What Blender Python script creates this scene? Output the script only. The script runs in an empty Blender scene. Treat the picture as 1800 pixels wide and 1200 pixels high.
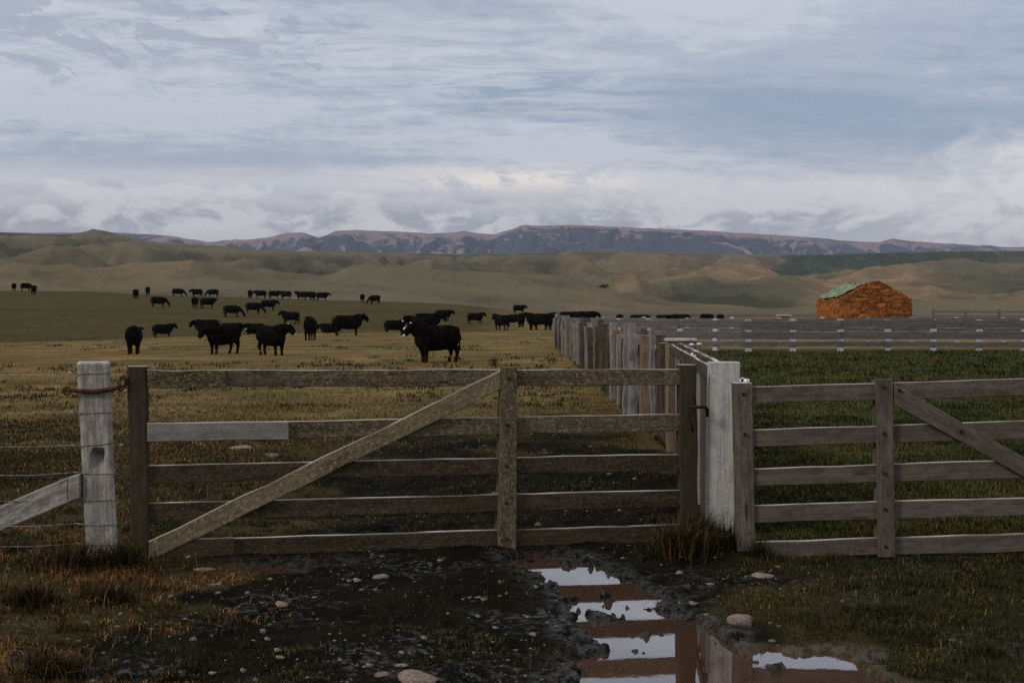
import bpy, bmesh, math, random
import numpy as np
from mathutils import Vector, Matrix

R = math.radians
random.seed(7)
rng = np.random.default_rng(11)
sc = bpy.context.scene
COL = sc.collection

# ------------------------------------------------------------------ camera
F = 2400.0                       # focal length in photo pixels (1800 wide)
H = 1.62
TH = math.atan(60 / F)
cd = bpy.data.cameras.new("camera")
cd.sensor_width = 36
cd.lens = F / 1800 * 36
cd.clip_start = 0.1
cd.clip_end = 40000
cam = bpy.data.objects.new("camera", cd)
COL.objects.link(cam)
cam.location = (0, 0, H)
cam.rotation_euler = (math.pi / 2 - TH, 0, 0)
sc.camera = cam

# ------------------------------------------------------------------ exposure
sc.view_settings.view_transform = 'Standard'
sc.view_settings.look = 'None'
sc.view_settings.exposure = 0.2
sc.view_settings.gamma = 1.0
sc.cycles.use_denoising = False
sc.cycles.max_bounces = 6
sc.cycles.volume_bounces = 0

# ------------------------------------------------------------------ sun
SUN_EL, SUN_AZ = 32.0, 238.0      # azimuth clockwise from +Y: behind the camera, to the left
ld = bpy.data.lights.new("sun", 'SUN')
ld.energy = 1.35
ld.angle = R(12)
ld.color = (1.0, 0.93, 0.84)
sun = bpy.data.objects.new("sun", ld)
COL.objects.link(sun)
sun.rotation_euler = (R(90 - SUN_EL), 0, -R(SUN_AZ) + math.pi)

# ------------------------------------------------------------------ node helpers
class NT:
    def __init__(s, tree):
        s.t = tree; s.n = tree.nodes; s.l = tree.links
    def put(s, sock, v):
        if isinstance(v, bpy.types.NodeSocket): s.l.new(v, sock)
        elif v is not None:
            try: sock.default_value = v
            except Exception: sock.default_value = (*v, 1.0)
    def m(s, op, a, b=None, c=None, clamp=False):
        n = s.n.new('ShaderNodeMath'); n.operation = op; n.use_clamp = clamp
        s.put(n.inputs[0], a)
        if b is not None: s.put(n.inputs[1], b)
        if c is not None: s.put(n.inputs[2], c)
        return n.outputs[0]
    def mix(s, f, a, b, blend='MIX'):
        n = s.n.new('ShaderNodeMix'); n.data_type = 'RGBA'; n.blend_type = blend
        s.put(n.inputs[0], f); s.put(n.inputs[6], a); s.put(n.inputs[7], b)
        return n.outputs[2]
    def ramp(s, f, stops, interp='LINEAR'):
        n = s.n.new('ShaderNodeValToRGB'); e = n.color_ramp.elements
        n.color_ramp.interpolation = interp
        while len(e) < len(stops): e.new(0.5)
        for q, (p, c) in zip(e, stops):
            q.position = p
            q.color = (c, c, c, 1) if isinstance(c, (int, float)) else (*c, 1)
        s.put(n.inputs[0], f)
        return n.outputs[0]
    def ss(s, v, a, b):
        n = s.n.new('ShaderNodeMapRange'); n.interpolation_type = 'SMOOTHSTEP'
        s.put(n.inputs[0], v); n.inputs[1].default_value = a; n.inputs[2].default_value = b
        return n.outputs[0]
    def xyz(s, x, y, z=0.0):
        n = s.n.new('ShaderNodeCombineXYZ')
        s.put(n.inputs[0], x); s.put(n.inputs[1], y); s.put(n.inputs[2], z)
        return n.outputs[0]
    def sep(s, v):
        n = s.n.new('ShaderNodeSeparateXYZ'); s.put(n.inputs[0], v); return n.outputs
    def noise(s, vec, scale=1.0, detail=4, rough=0.55, dist=0.0):
        n = s.n.new('ShaderNodeTexNoise')
        if vec is not None: s.put(n.inputs['Vector'], vec)
        n.inputs['Scale'].default_value = scale; n.inputs['Detail'].default_value = detail
        n.inputs['Roughness'].default_value = rough; n.inputs['Distortion'].default_value = dist
        return n.outputs[0]
    def voro(s, vec, scale=1.0, feature='F1'):
        n = s.n.new('ShaderNodeTexVoronoi'); n.feature = feature
        if vec is not None: s.put(n.inputs['Vector'], vec)
        n.inputs['Scale'].default_value = scale
        return n.outputs
    def mapping(s, vec, scale=(1, 1, 1), rot=(0, 0, 0), loc=(0, 0, 0)):
        n = s.n.new('ShaderNodeMapping'); s.put(n.inputs[0], vec)
        n.inputs[1].default_value = loc; n.inputs[2].default_value = rot; n.inputs[3].default_value = scale
        return n.outputs[0]
    def coord(s, k='Object'):
        return s.n.new('ShaderNodeTexCoord').outputs[k]
    def geo(s, k='Position'):
        return s.n.new('ShaderNodeNewGeometry').outputs[k]
    def attr(s, name):
        n = s.n.new('ShaderNodeAttribute'); n.attribute_name = name; return n.outputs
    def rnd(s):
        return s.n.new('ShaderNodeObjectInfo').outputs['Random']
    def bump(s, h, strength=0.4, dist=0.01):
        n = s.n.new('ShaderNodeBump'); n.inputs['Strength'].default_value = strength
        n.inputs['Distance'].default_value = dist; s.put(n.inputs['Height'], h)
        return n.outputs[0]

def material(name):
    m = bpy.data.materials.new(name); m.use_nodes = True
    t = NT(m.node_tree); b = t.n['Principled BSDF']
    b.inputs['Roughness'].default_value = 0.9
    b.inputs['Specular IOR Level'].default_value = 0.06
    return m, t, b

# ------------------------------------------------------------------ world: clouded sky
w = bpy.data.worlds.new("World"); sc.world = w; w.use_nodes = True
t = NT(w.node_tree)
bg = t.n['Background']; bg.inputs['Strength'].default_value = 0.1
sky = t.n.new('ShaderNodeTexSky'); sky.sky_type = 'NISHITA'; sky.sun_disc = False
sky.sun_elevation = R(SUN_EL); sky.sun_rotation = R(SUN_AZ)
D3 = t.coord('Generated')
dx, dy, dz = t.sep(D3)
az = t.m('ARCTAN2', dx, dy)
el = t.m('ARCSINE', dz)
# planar layer (streets of high cloud shrink towards the horizon)
den = t.m('ADD', t.m('MAXIMUM', dz, 0.0), 0.07)
plane = t.xyz(t.m('DIVIDE', dx, den), t.m('DIVIDE', dy, den), 0.0)
n_plane = t.noise(t.mapping(plane, (0.55, 1.35, 1), (0, 0, R(12))), 1.15, 7, 0.6, 0.5)
n_fine = t.noise(t.mapping(plane, (2.0, 4.2, 1), (0, 0, R(-8)), (3, 1, 0)), 1.7, 6, 0.68, 0.7)
tilt = t.m('MULTIPLY_ADD', az, 0.10, el)
streak = t.noise(t.xyz(t.m('MULTIPLY', az, 2.6), t.m('MULTIPLY', tilt, 21.0), 2.3), 1.0, 7, 0.58, 0.6)
patch = t.noise(t.xyz(t.m('MULTIPLY', az, 3.4), t.m('MULTIPLY', el, 8.0), 8.1), 1.0, 6, 0.6, 0.4)
base = t.ramp(t.m('MULTIPLY', el, 1 / 0.6, clamp=True), [
    (0.00, (4.2, 4.2, 4.7)), (0.083, (4.6, 4.5, 4.95)), (0.138, (4.8, 4.75, 5.2)), (0.175, (3.75, 4.15, 4.95)),
    (0.225, (3.2, 3.75, 4.75)), (0.285, (3.9, 4.35, 5.15)), (0.38, (3.85, 4.25, 5.0)), (0.6, (4.6, 4.7, 5.1)), (1.0, (4.6, 4.7, 4.9))])
band = t.noise(t.xyz(t.m('MULTIPLY', az, 1.7), t.m('MULTIPLY', tilt, 13.0), 5.3), 1.0, 5, 0.55, 0.35)
grit = t.noise(t.xyz(t.m('MULTIPLY', az, 40.0), t.m('MULTIPLY', el, 95.0), 2.2), 1.0, 6, 0.7, 0.2)
var = t.m('ADD', t.m('MULTIPLY', t.m('SUBTRACT', band, 0.5), 1.45), t.m('MULTIPLY', t.m('SUBTRACT', streak, 0.5), 0.22))
var = t.m('ADD', var, t.m('ADD', t.m('MULTIPLY', t.m('SUBTRACT', n_plane, 0.5), 0.6), t.m('MULTIPLY', t.m('SUBTRACT', n_fine, 0.5), 0.38)))
var = t.m('ADD', var, t.m('MULTIPLY', t.m('SUBTRACT', grit, 0.5), 0.42))
white = t.ss(var, -0.02, 0.24)
dark = t.ss(var, 0.0, -0.24)
c = t.mix(t.m('MULTIPLY', white, 0.6), base, (6.5, 6.7, 7.05))
c = t.mix(t.m('MULTIPLY', dark, 0.7), c, (2.5, 3.15, 4.25))
# broad lighter sheet drifting down to the right through the upper middle
sl = t.m('SUBTRACT', t.m('SUBTRACT', 0.172, t.m('MULTIPLY', az, 0.10)), el)
sl = t.m('ADD', sl, t.m('MULTIPLY', t.m('SUBTRACT', patch, 0.5), 0.10))
sheet = t.m('EXPONENT', t.m('MULTIPLY', t.m('POWER', t.m('DIVIDE', sl, 0.028), 2.0), -1.0))
sheet = t.m('MULTIPLY', sheet, t.m('MULTIPLY', t.ss(az, 0.16, 0.02), t.ss(n_fine, 0.34, 0.60)))
c = t.mix(t.m('MULTIPLY', sheet, 0.55), c, (6.7, 6.9, 7.3))
# lighter at the very top, to the right
c = t.mix(t.m('MULTIPLY', t.m('MULTIPLY', t.ss(el, 0.17, 0.24), t.ss(az, 0.0, 0.25)), 0.4), c, (5.6, 6.0, 7.0))
# ragged grey flakes over white, upper left
ul = t.m('MULTIPLY', t.ss(az, -0.04, -0.16), t.m('MULTIPLY', t.ss(el, 0.135, 0.165), t.ss(el, 0.60, 0.30)))
flake = t.noise(t.xyz(t.m('MULTIPLY', az, 13.0), t.m('MULTIPLY', tilt, 42.0), 6.6), 1.0, 8, 0.66, 0.8)
c = t.mix(t.m('MULTIPLY', ul, t.m('MULTIPLY', t.ss(flake, 0.46, 0.40), 0.30)), c, (6.7, 6.8, 7.2))
c = t.mix(t.m('MULTIPLY', ul, t.m('MULTIPLY', t.ss(flake, 0.53, 0.58), 0.75)), c, (3.5, 3.8, 4.7))
# low bank of cumulus along the horizon
lump = t.noise(t.xyz(t.m('MULTIPLY', az, 10.0), t.m('MULTIPLY', el, 30.0), 4.4), 1.0, 9, 0.62, 0.5)
lump2 = t.noise(t.xyz(t.m('MULTIPLY', az, 26.0), t.m('MULTIPLY', el, 52.0), 1.4), 1.0, 8, 0.62, 0.5)
topel = t.m('ADD', t.m('ADD', t.m('MULTIPLY', t.m('SUBTRACT', lump, 0.5), 0.07), t.m('MULTIPLY', t.m('SUBTRACT', lump2, 0.5), 0.035)), 0.086)
rim = t.m('SUBTRACT', topel, el)
bank = t.ss(rim, -0.003, 0.008)
# light rim of each puff, grey body below
bankc = t.mix(t.ss(t.m('ADD', t.m('MULTIPLY', lump, 0.5), t.m('MULTIPLY', lump2, 0.5)), 0.45, 0.56), (3.2, 3.3, 3.85), (6.3, 6.1, 6.3))
bankc = t.mix(t.m('MULTIPLY', t.ss(rim, 0.02, 0.0), 0.7), bankc, (6.9, 6.75, 6.9))
bankc = t.mix(t.m('MULTIPLY', t.ss(el, 0.060, 0.045), 0.55), bankc, (4.2, 4.25, 4.75))
c = t.mix(t.m('MULTIPLY', bank, 0.9), c, bankc)
# thin white veil just over the bank, to the left
c = t.mix(t.m('MULTIPLY', t.m('MULTIPLY', t.m('EXPONENT', t.m('MULTIPLY', t.m('POWER', t.m('DIVIDE', t.m('SUBTRACT', el, 0.090), 0.008), 2.0), -1.0)), t.ss(az, 0.05, -0.12)), 0.5), c, (6.7, 6.7, 6.9))
# bright cloud to the right
rb = t.m('SUBTRACT', t.m('ADD', t.m('MULTIPLY', az, 0.36), t.m('MULTIPLY', t.m('SUBTRACT', lump, 0.5), 0.10)), el)
rbm = t.m('MULTIPLY', t.ss(rb, -0.006, 0.02), t.m('MULTIPLY', t.ss(az, 0.16, 0.36), t.ss(el, 0.03, 0.085)))
rbm = t.m('MULTIPLY', rbm, t.m('MULTIPLY_ADD', t.ss(lump2, 0.40, 0.56), 0.5, 0.5))
c = t.mix(t.m('MULTIPLY', rbm, 0.85), c, (7.3, 7.0, 7.15))
# where the hidden light comes through, low and ahead
ga = t.m('POWER', t.m('DIVIDE', t.m('ADD', az, 0.0), 0.085), 2.0)
ge = t.m('POWER', t.m('DIVIDE', t.m('SUBTRACT', el, 0.093), 0.0085), 2.0)
gl = t.m('EXPONENT', t.m('MULTIPLY', t.m('ADD', ga, ge), -1.0))
gl = t.m('MULTIPLY', gl, t.ss(lump2, 0.36, 0.50))
c = t.mix(t.m('MULTIPLY', gl, 0.95), c, (9.0, 8.1, 7.2))
c = t.mix(0.1, c, sky.outputs[0])
# below the horizon: dim land colour
c = t.mix(t.ss(el, -0.002, -0.03), c, (0.35, 0.3, 0.2))
t.l.new(c, bg.inputs['Color'])

# ------------------------------------------------------------------ geometry helpers
def ray(px, py):
    u, v = (px - 900) / F, (600 - py) / F
    return np.array([u, math.cos(TH) + v * math.sin(TH), -math.sin(TH) + v * math.cos(TH)])
def P(px, py, Y):
    d = ray(px, py); s = Y / d[1]
    return Vector((d[0] * s, Y, H + d[2] * s))
def G(px, py, z=0.0):
    d = ray(px, py); s = (z - H) / d[2]
    return Vector((d[0] * s, d[1] * s, z))

def sstep(a, b, x):
    q = np.clip((x - a) / (b - a), 0, 1); return q * q * (3 - 2 * q)
def vnoise(x, y, seed=0):
    xi = np.floor(x).astype(np.int64); yi = np.floor(y).astype(np.int64)
    fx = x - xi; fy = y - yi
    def h(a, b):
        n = (a * 374761393 + b * 668265263 + seed * 974634533) & 0x7fffffff
        n = ((n ^ (n >> 13)) * 1274126177) & 0x7fffffff
        n = ((n ^ (n >> 16)) * 2246822519) & 0x7fffffff
        return (n & 0xffff) / 65535.0
    ux = fx * fx * fx * (fx * (fx * 6 - 15) + 10); uy = fy * fy * fy * (fy * (fy * 6 - 15) + 10)
    a = h(xi, yi); b = h(xi + 1, yi); c_ = h(xi, yi + 1); d = h(xi + 1, yi + 1)
    return (a + (b - a) * ux) * (1 - uy) + (c_ + (d - c_) * ux) * uy - 0.5
def fbm(x, y, seed=0, octv=4, gain=0.5):
    s = 0; a = 1.0
    for k in range(octv):
        s = s + a * vnoise(x + 13.7 * k, y - 7.3 * k, seed + k); a *= gain; x = x * 2.03; y = y * 2.03
    return s
def ridged(x, y, seed=0, octv=4):
    s = 0; a = 1.0
    for k in range(octv):
        s = s + a * (1 - np.abs(vnoise(x + 5.1 * k, y, seed + k)) * 2.4); a *= 0.5; x = x * 2.1; y = y * 2.1
    return s

def tag(o, label=None, cat=None, group=None, kind=None):
    if label: o['label'] = label
    if cat: o['category'] = cat
    if group: o['group'] = group
    if kind: o['kind'] = kind
    return o
def empty(name, loc):
    o = bpy.data.objects.new(name, None); COL.objects.link(o); o.location = loc
    o.empty_display_size = 0.2
    return o
def mesh_obj(name, verts, faces, mat=None, parent=None, smooth=False, uvs=None):
    off = Vector(parent.location) if parent is not None else Vector((0, 0, 0))
    if parent is not None and parent.parent is not None: off += Vector(parent.parent.location)
    me = bpy.data.meshes.new(name)
    me.from_pydata([tuple(Vector(v) - off) for v in verts], [], faces)
    if uvs is not None:
        lay = me.uv_layers.new(name='UVMap')
        flat = [q for f in me.loops for q in uvs[f.vertex_index]]
        lay.data.foreach_set('uv', flat)
    me.update()
    if smooth: me.polygons.foreach_set('use_smooth', [True] * len(me.polygons))
    if mat: me.materials.append(mat)
    o = bpy.data.objects.new(name, me); COL.objects.link(o)
    if parent is not None: o.parent = parent
    return o
def np_mesh(name, V, Fq, mat, smooth=True):
    """V (n,3), Fq (m,k) -> object"""
    me = bpy.data.meshes.new(name)
    n, m, k = len(V), len(Fq), Fq.shape[1]
    me.vertices.add(n); me.vertices.foreach_set('co', np.asarray(V, np.float32).ravel())
    me.loops.add(m * k); me.loops.foreach_set('vertex_index', np.asarray(Fq, np.int32).ravel())
    me.polygons.add(m)
    me.polygons.foreach_set('loop_start', np.arange(0, m * k, k, dtype=np.int32))
    me.polygons.foreach_set('loop_total', np.full(m, k, np.int32))
    me.polygons.foreach_set('use_smooth', np.full(m, smooth, bool))
    me.update(calc_edges=True); me.validate()
    if mat: me.materials.append(mat)
    o = bpy.data.objects.new(name, me); COL.objects.link(o)
    return o
def vcol(o, name, C):
    a = o.data.color_attributes.new(name, 'FLOAT_COLOR', 'POINT')
    a.data.foreach_set('color', np.asarray(C, np.float32).ravel())

def grid_faces(nr, nc):
    i = np.arange(nr - 1)[:, None] * nc + np.arange(nc - 1)[None, :]
    i = i.ravel()
    return np.stack([i, i + 1, i + nc + 1, i + nc], 1)

def board(name, a0, b0, a1, b1, thick, mat, parent, seg=0.22, jit=0.0015, ch=0.004, notch=None):
    """plank: front-face edges a (a0->a1) and b (b0->b1), thickness vector away from the viewer"""
    a0, b0, a1, b1, T = Vector(a0), Vector(b0), Vector(a1), Vector(b1), Vector(thick)
    L = ((a0 + b0) / 2 - (a1 + b1) / 2).length
    n = max(2, int(L / seg) + 1)
    tl = T.length; Tn = T / tl
    V, Fc, UV = [], [], []
    r0 = random.uniform(0, 50); r1 = random.uniform(0, 50)
    for i in range(n + 1):
        s = i / n
        a = a0.lerp(a1, s); b = b0.lerp(b1, s); wv = b - a; wl = wv.length; wn = wv / wl
        ja = random.gauss(0, jit); jb = random.gauss(0, jit); jt = random.gauss(0, jit * 0.5)
        a = a + wn * ja + Tn * jt; b = b + wn * jb + Tn * jt
        ring = [a + wn * ch, b - wn * ch, b + Tn * ch, b + Tn * (tl - ch), b - wn * ch + Tn * tl, a + wn * ch + Tn * tl, a + Tn * (tl - ch), a + Tn * ch]
        vv = [0, wl, wl, wl + tl, wl + tl, 2 * wl + tl, 2 * wl + tl, 2 * wl + 2 * tl]
        for p, v_ in zip(ring, vv):
            V.append(p); UV.append((s * L + r0, v_ + r1))
    for i in range(n):
        for k in range(8):
            k2 = (k + 1) % 8
            Fc.append((i * 8 + k, i * 8 + k2, i * 8 + 8 + k2, i * 8 + 8 + k))
    Fc.append(tuple(range(7, -1, -1))); Fc.append(tuple(n * 8 + k for k in range(8)))
    o = mesh_obj(name, V, Fc, mat, parent, False, UV)
    bm = bmesh.new(); bm.from_mesh(o.data); bmesh.ops.recalc_face_normals(bm, faces=bm.faces); bm.to_mesh(o.data); bm.free()
    return o

def tube(name, pts, rad, mat, parent=None, sides=7, closed=False):
    pts = [Vector(p) for p in pts]; n = len(pts)
    rads = rad if isinstance(rad, (list, tuple)) else [rad] * n
    V, Fc = [], []
    for i, p in enumerate(pts):
        d = (pts[min(i + 1, n - 1)] - pts[max(i - 1, 0)]).normalized()
        up = Vector((0, 0, 1)) if abs(d.z) < 0.9 else Vector((1, 0, 0))
        u = d.cross(up).normalized(); v = u.cross(d)
        for k in range(sides):
            a = 2 * math.pi * k / sides
            V.append(p + (u * math.cos(a) + v * math.sin(a)) * rads[i])
    for i in range(n - 1 + (1 if closed else 0)):
        j = (i + 1) % n
        for k in range(sides):
            k2 = (k + 1) % sides
            Fc.append((i * sides + k, i * sides + k2, j * sides + k2, j * sides + k))
    if not closed:
        Fc.append(tuple(range(sides - 1, -1, -1))); Fc.append(tuple((n - 1) * sides + k for k in range(sides)))
    return mesh_obj(name, V, Fc, mat, parent, True)

# ------------------------------------------------------------------ materials
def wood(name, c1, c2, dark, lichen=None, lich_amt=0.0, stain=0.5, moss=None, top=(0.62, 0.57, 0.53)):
    m, t, b = material(name)
    uv = t.coord('UV'); r = t.rnd()
    uvv = t.n.new('ShaderNodeVectorMath'); uvv.operation = 'ADD'
    t.l.new(uv, uvv.inputs[0]); t.l.new(t.xyz(t.m('MULTIPLY', r, 37.0), t.m('MULTIPLY', r, 91.0)), uvv.inputs[1])
    q = uvv.outputs[0]
    grain = t.noise(t.mapping(q, (3.0, 70, 1)), 1.0, 6, 0.65, 0.3)
    grain2 = t.noise(t.mapping(q, (0.9, 16, 1)), 1.0, 4, 0.6, 0.6)
    blot = t.noise(t.mapping(q, (2.2, 6, 1)), 1.0, 5, 0.6, 0.4)
    spk = t.noise(t.mapping(q, (45, 75, 1)), 1.0, 5, 0.7)
    spk2 = t.noise(t.mapping(q, (9, 17, 1), loc=(3, 1, 0)), 1.0, 6, 0.68, 0.4)
    col = t.mix(t.ss(t.m('ADD', t.m('MULTIPLY', grain2, .45), t.m('MULTIPLY', spk2, .55)), 0.40, 0.60), c1, c2)
    col = t.mix(t.m('MULTIPLY', t.ss(grain, 0.50, 0.34), 0.55), col, dark)
    col = t.mix(t.m('MULTIPLY', t.ss(spk, 0.53, 0.66), 0.65), col, dark)
    col = t.mix(t.m('MULTIPLY', t.ss(spk, 0.47, 0.36), 0.35), col, c2)
    kn = t.voro(t.mapping(q, (1.7, 7.0, 1)), 1.0)[0]
    col = t.mix(t.m('MULTIPLY', t.ss(kn, 0.13, 0.07), 0.8), col, dark)
    col = t.mix(t.m('MULTIPLY', t.ss(blot, 0.5, 0.70), stain), col, dark)
    col = t.mix(t.m('MULTIPLY_ADD', r, 0.35, 0.0), col, t.mix(0.5, c2, dark))
    if lichen:
        ln = t.noise(t.mapping(q, (34, 52, 1)), 1.0, 8, 0.78, 0.9)
        lz = t.noise(t.mapping(q, (1.6, 3.0, 1), loc=(4, 9, 0)), 1.0, 4, 0.6)
        lm = t.m('MULTIPLY', t.ss(ln, 0.50, 0.60), t.ss(lz, 0.30, 0.48))
        col = t.mix(t.m('MULTIPLY', lm, lich_amt), col, lichen)
    if lichen:
        l2 = t.noise(t.mapping(q, (38, 60, 1), loc=(7, 3, 0)), 1.0, 6, 0.75, 0.4)
        col = t.mix(t.m('MULTIPLY', t.m('MULTIPLY', t.ss(l2, .56, .64), t.ss(lz, .58, .42)), lich_amt * .7), col, (0.27, 0.255, 0.225))
    if moss:
        mn = t.noise(t.mapping(q, (5, 12, 1), loc=(1, 2, 0)), 1.0, 6, 0.7, 0.3)
        col = t.mix(t.m('MULTIPLY', t.ss(mn, 0.5, 0.62), 0.8), col, moss)
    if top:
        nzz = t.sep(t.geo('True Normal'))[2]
        col = t.mix(t.m('MULTIPLY', t.ss(nzz, .55, .9), t.ss(blot, .66, .40)), col, top)  # light catching the tops painted in: upward faces mixed to a pale tone
    t.l.new(col, b.inputs['Base Color'])
    hh = t.m('ADD', t.m('ADD', grain, t.m('MULTIPLY', blot, 0.5)), t.m('MULTIPLY', spk, 0.6))
    t.l.new(t.bump(hh, 0.6, 0.006), b.inputs['Normal'])
    b.inputs['Roughness'].default_value = 0.85
    return m
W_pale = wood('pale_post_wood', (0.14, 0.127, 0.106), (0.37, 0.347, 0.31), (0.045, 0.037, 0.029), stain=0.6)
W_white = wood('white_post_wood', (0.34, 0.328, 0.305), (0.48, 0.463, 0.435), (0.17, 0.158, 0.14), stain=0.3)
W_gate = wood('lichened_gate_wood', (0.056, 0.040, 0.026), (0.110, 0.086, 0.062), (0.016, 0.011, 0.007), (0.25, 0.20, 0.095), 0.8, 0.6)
W_gated = wood('dark_lower_rail_wood', (0.027, 0.020, 0.012), (0.056, 0.043, 0.029), (0.010, 0.007, 0.004), (0.11, 0.08, 0.03), 0.55, 0.6)  # darker tone of the gate wood, used on the lower rails
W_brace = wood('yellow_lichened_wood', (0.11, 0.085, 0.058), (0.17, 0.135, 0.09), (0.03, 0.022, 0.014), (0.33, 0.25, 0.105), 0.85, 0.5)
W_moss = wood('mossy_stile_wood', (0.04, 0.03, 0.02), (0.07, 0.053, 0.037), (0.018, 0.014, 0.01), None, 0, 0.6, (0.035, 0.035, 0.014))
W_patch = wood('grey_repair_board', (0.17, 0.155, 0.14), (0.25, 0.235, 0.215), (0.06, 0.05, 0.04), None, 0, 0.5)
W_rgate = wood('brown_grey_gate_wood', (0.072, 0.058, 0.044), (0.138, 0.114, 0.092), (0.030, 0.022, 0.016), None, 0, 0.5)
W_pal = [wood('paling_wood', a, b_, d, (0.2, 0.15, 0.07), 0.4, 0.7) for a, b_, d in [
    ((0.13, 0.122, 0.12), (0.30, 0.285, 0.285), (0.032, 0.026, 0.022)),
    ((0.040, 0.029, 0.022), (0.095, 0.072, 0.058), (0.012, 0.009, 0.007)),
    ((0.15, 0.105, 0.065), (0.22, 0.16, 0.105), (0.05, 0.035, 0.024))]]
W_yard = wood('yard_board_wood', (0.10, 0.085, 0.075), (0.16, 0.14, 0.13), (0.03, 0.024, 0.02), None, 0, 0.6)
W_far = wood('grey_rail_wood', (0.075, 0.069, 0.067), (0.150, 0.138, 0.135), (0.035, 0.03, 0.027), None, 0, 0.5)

def plain(name, col, rough=0.6, metal=0.0, var=None, scale=30):
    m, t, b = material(name)
    if var:
        c_ = t.mix(t.ss(t.noise(t.coord('Object'), scale, 5, 0.6), 0.38, 0.62), col, var)
        t.l.new(c_, b.inputs['Base Color'])
    else: b.inputs['Base Color'].default_value = (*col, 1)
    b.inputs['Roughness'].default_value = rough; b.inputs['Metallic'].default_value = metal
    return m
M_rust = plain('rusty_iron', (0.05, 0.022, 0.012), 0.8, 0.2, (0.09, 0.035, 0.015), 40)
M_wire = plain('galvanised_wire', (0.30, 0.30, 0.30), 0.5, 0.6, (0.12, 0.10, 0.09), 60)
M_iron = plain('dark_iron', (0.02, 0.018, 0.016), 0.6, 0.5, (0.05, 0.03, 0.02), 50)
M_bright = plain('worn_bright_metal', (0.75, 0.75, 0.76), 0.35, 0.6, (0.5, 0.5, 0.5), 40)

# ------------------------------------------------------------------ ground
def seg_d(x, y, a, b, r0, r1):
    ax, ay, bx, by = a[0], a[1], b[0], b[1]
    vx, vy = bx - ax, by - ay
    s = np.clip(((x - ax) * vx + (y - ay) * vy) / (vx * vx + vy * vy + 1e-9), 0, 1)
    return np.hypot(x - ax - s * vx, y - ay - s * vy) - (r0 + (r1 - r0) * s)
POOLS = [((928, 966), (960, 985), .05, .07), ((955, 978), (1052, 1064), .09, .16), ((985, 968), (1030, 992), .04, .07), ((1034, 996), (1120, 1048), .10, .14),
         ((1085, 1096), (1175, 1090), .24, .24), ((1120, 1152), (1190, 1148), .26, .28), ((1100, 1072), (1170, 1076), .12, .12),
         ((1110, 1122), (1180, 1122), .22, .22), ((1130, 1182), (1190, 1182), .27, .27), ((1300, 1182), (1480, 1194), .22, .22),
         ((1200, 1105), (1280, 1190), .17, .34), ((1345, 1152), (1440, 1155), .17, .19),
         ((1110, 1212), (1570, 1222), .3, .22), ((960, 1300), (1650, 1300), .5, .5),
         ((440, 988), (492, 998), .08, .07), ((912, 972), (938, 1000), .05, .05), ((560, 990), (600, 985), .03, .03)]
POOLS = [(G(*a), G(*b), r0, r1) for a, b, r0, r1 in POOLS]
def pool_sd(x, y):
    d = np.full(np.shape(x), 9.0)
    for a, b, r0, r1 in POOLS:
        d = np.minimum(d, seg_d(x, y, a, b, r0, r1))
    return d
CREST = ([-900, 0, 165, 300, 500, 660, 830, 900, 1000, 1100, 3000], [4.2, 3.9, 3.85, 3.45, 2.95, 2.5, 1.75, 1.1, 0.4, 0.0, 0.0])
def PXof(x, y): return 900 + F * x / np.maximum(y, 4.0)
def big_z(x, y):
    """the lie of the paddocks, without small bumps"""
    px = PXof(x, y); D = y
    zc = np.interp(px, *CREST)
    wl = 1 - sstep(600, 950, px)
    lim = 62 + 26 * sstep(0, 700, px)
    dip = -0.75 * wl * sstep(lim, lim + 22, D) * (1 - sstep(lim + 22, lim + 60, D))
    up = zc * sstep(lim + 20, 215, D)
    z = dip + up - 0.035 * np.clip(D - 215, 0, None) * sstep(215, 245, D)
    z = z + 0.05 * sstep(25, 60, D) * fbm(x / 9, y / 14, 5, 2) * 1.4 * sstep(1000, 900, 0 * D + 950)
    z = z + (0.5 * fbm(x / 40, y / 50, 8, 3)) * sstep(110, 180, D)
    # small dip under the right-hand gate
    z = z - 0.03 * np.exp(-((y - 8.95) / 0.6) ** 2) * sstep(1.45, 1.9, x)
    return z
def mudmask(x, y):
    """bare wet ground of the gateway"""
    px = PXof(x, y)
    n = fbm(x / 0.9, y / 0.9, 31, 4)
    a = sstep(-2.7, -1.7, x + n * 1.2) * (1 - sstep(1.2, 2.3, x - 0.0 * y + n * 1.1))
    f = 1 - sstep(15, 24, y + n * 7)
    near = a * f
    return np.clip(near, 0, 1)
def small_z(x, y):
    near = 1 - sstep(18, 60, y)
    mud = mudmask(x, y)
    b = 0.024 * fbm(x / 1.1, y / 1.1, 1, 2) + 0.018 * (0.5 + 0.8 * mud) * fbm(x / 0.27, y / 0.27, 2, 3)
    b = b + 0.020 * (0.35 + 0.65 * mud) * fbm(x / 0.085, y / 0.085, 3, 3)
    # hoof pocks
    hp = vnoise(x / 0.15, y / 0.15, 77)
    b = b - 0.022 * mud * sstep(0.18, 0.38, hp)
    return b * near * 0.85
def ground_z(x, y):
    x = np.asarray(x, float); y = np.asarray(y, float)
    d = pool_sd(x, y) + 0.17 * fbm(x / 0.12, y / 0.17, 17, 5) + 0.07 * sstep(.24, .36, vnoise(x / .045, y / .07, 18))
    dep = 1 - sstep(-0.07, 0.08, d)
    return big_z(x, y) + small_z(x, y) * (1 - 0.55 * dep) + 0.006 - 0.064 * dep
def gz(x, y): return float(ground_z(np.array([x]), np.array([y]))[0])

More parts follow.
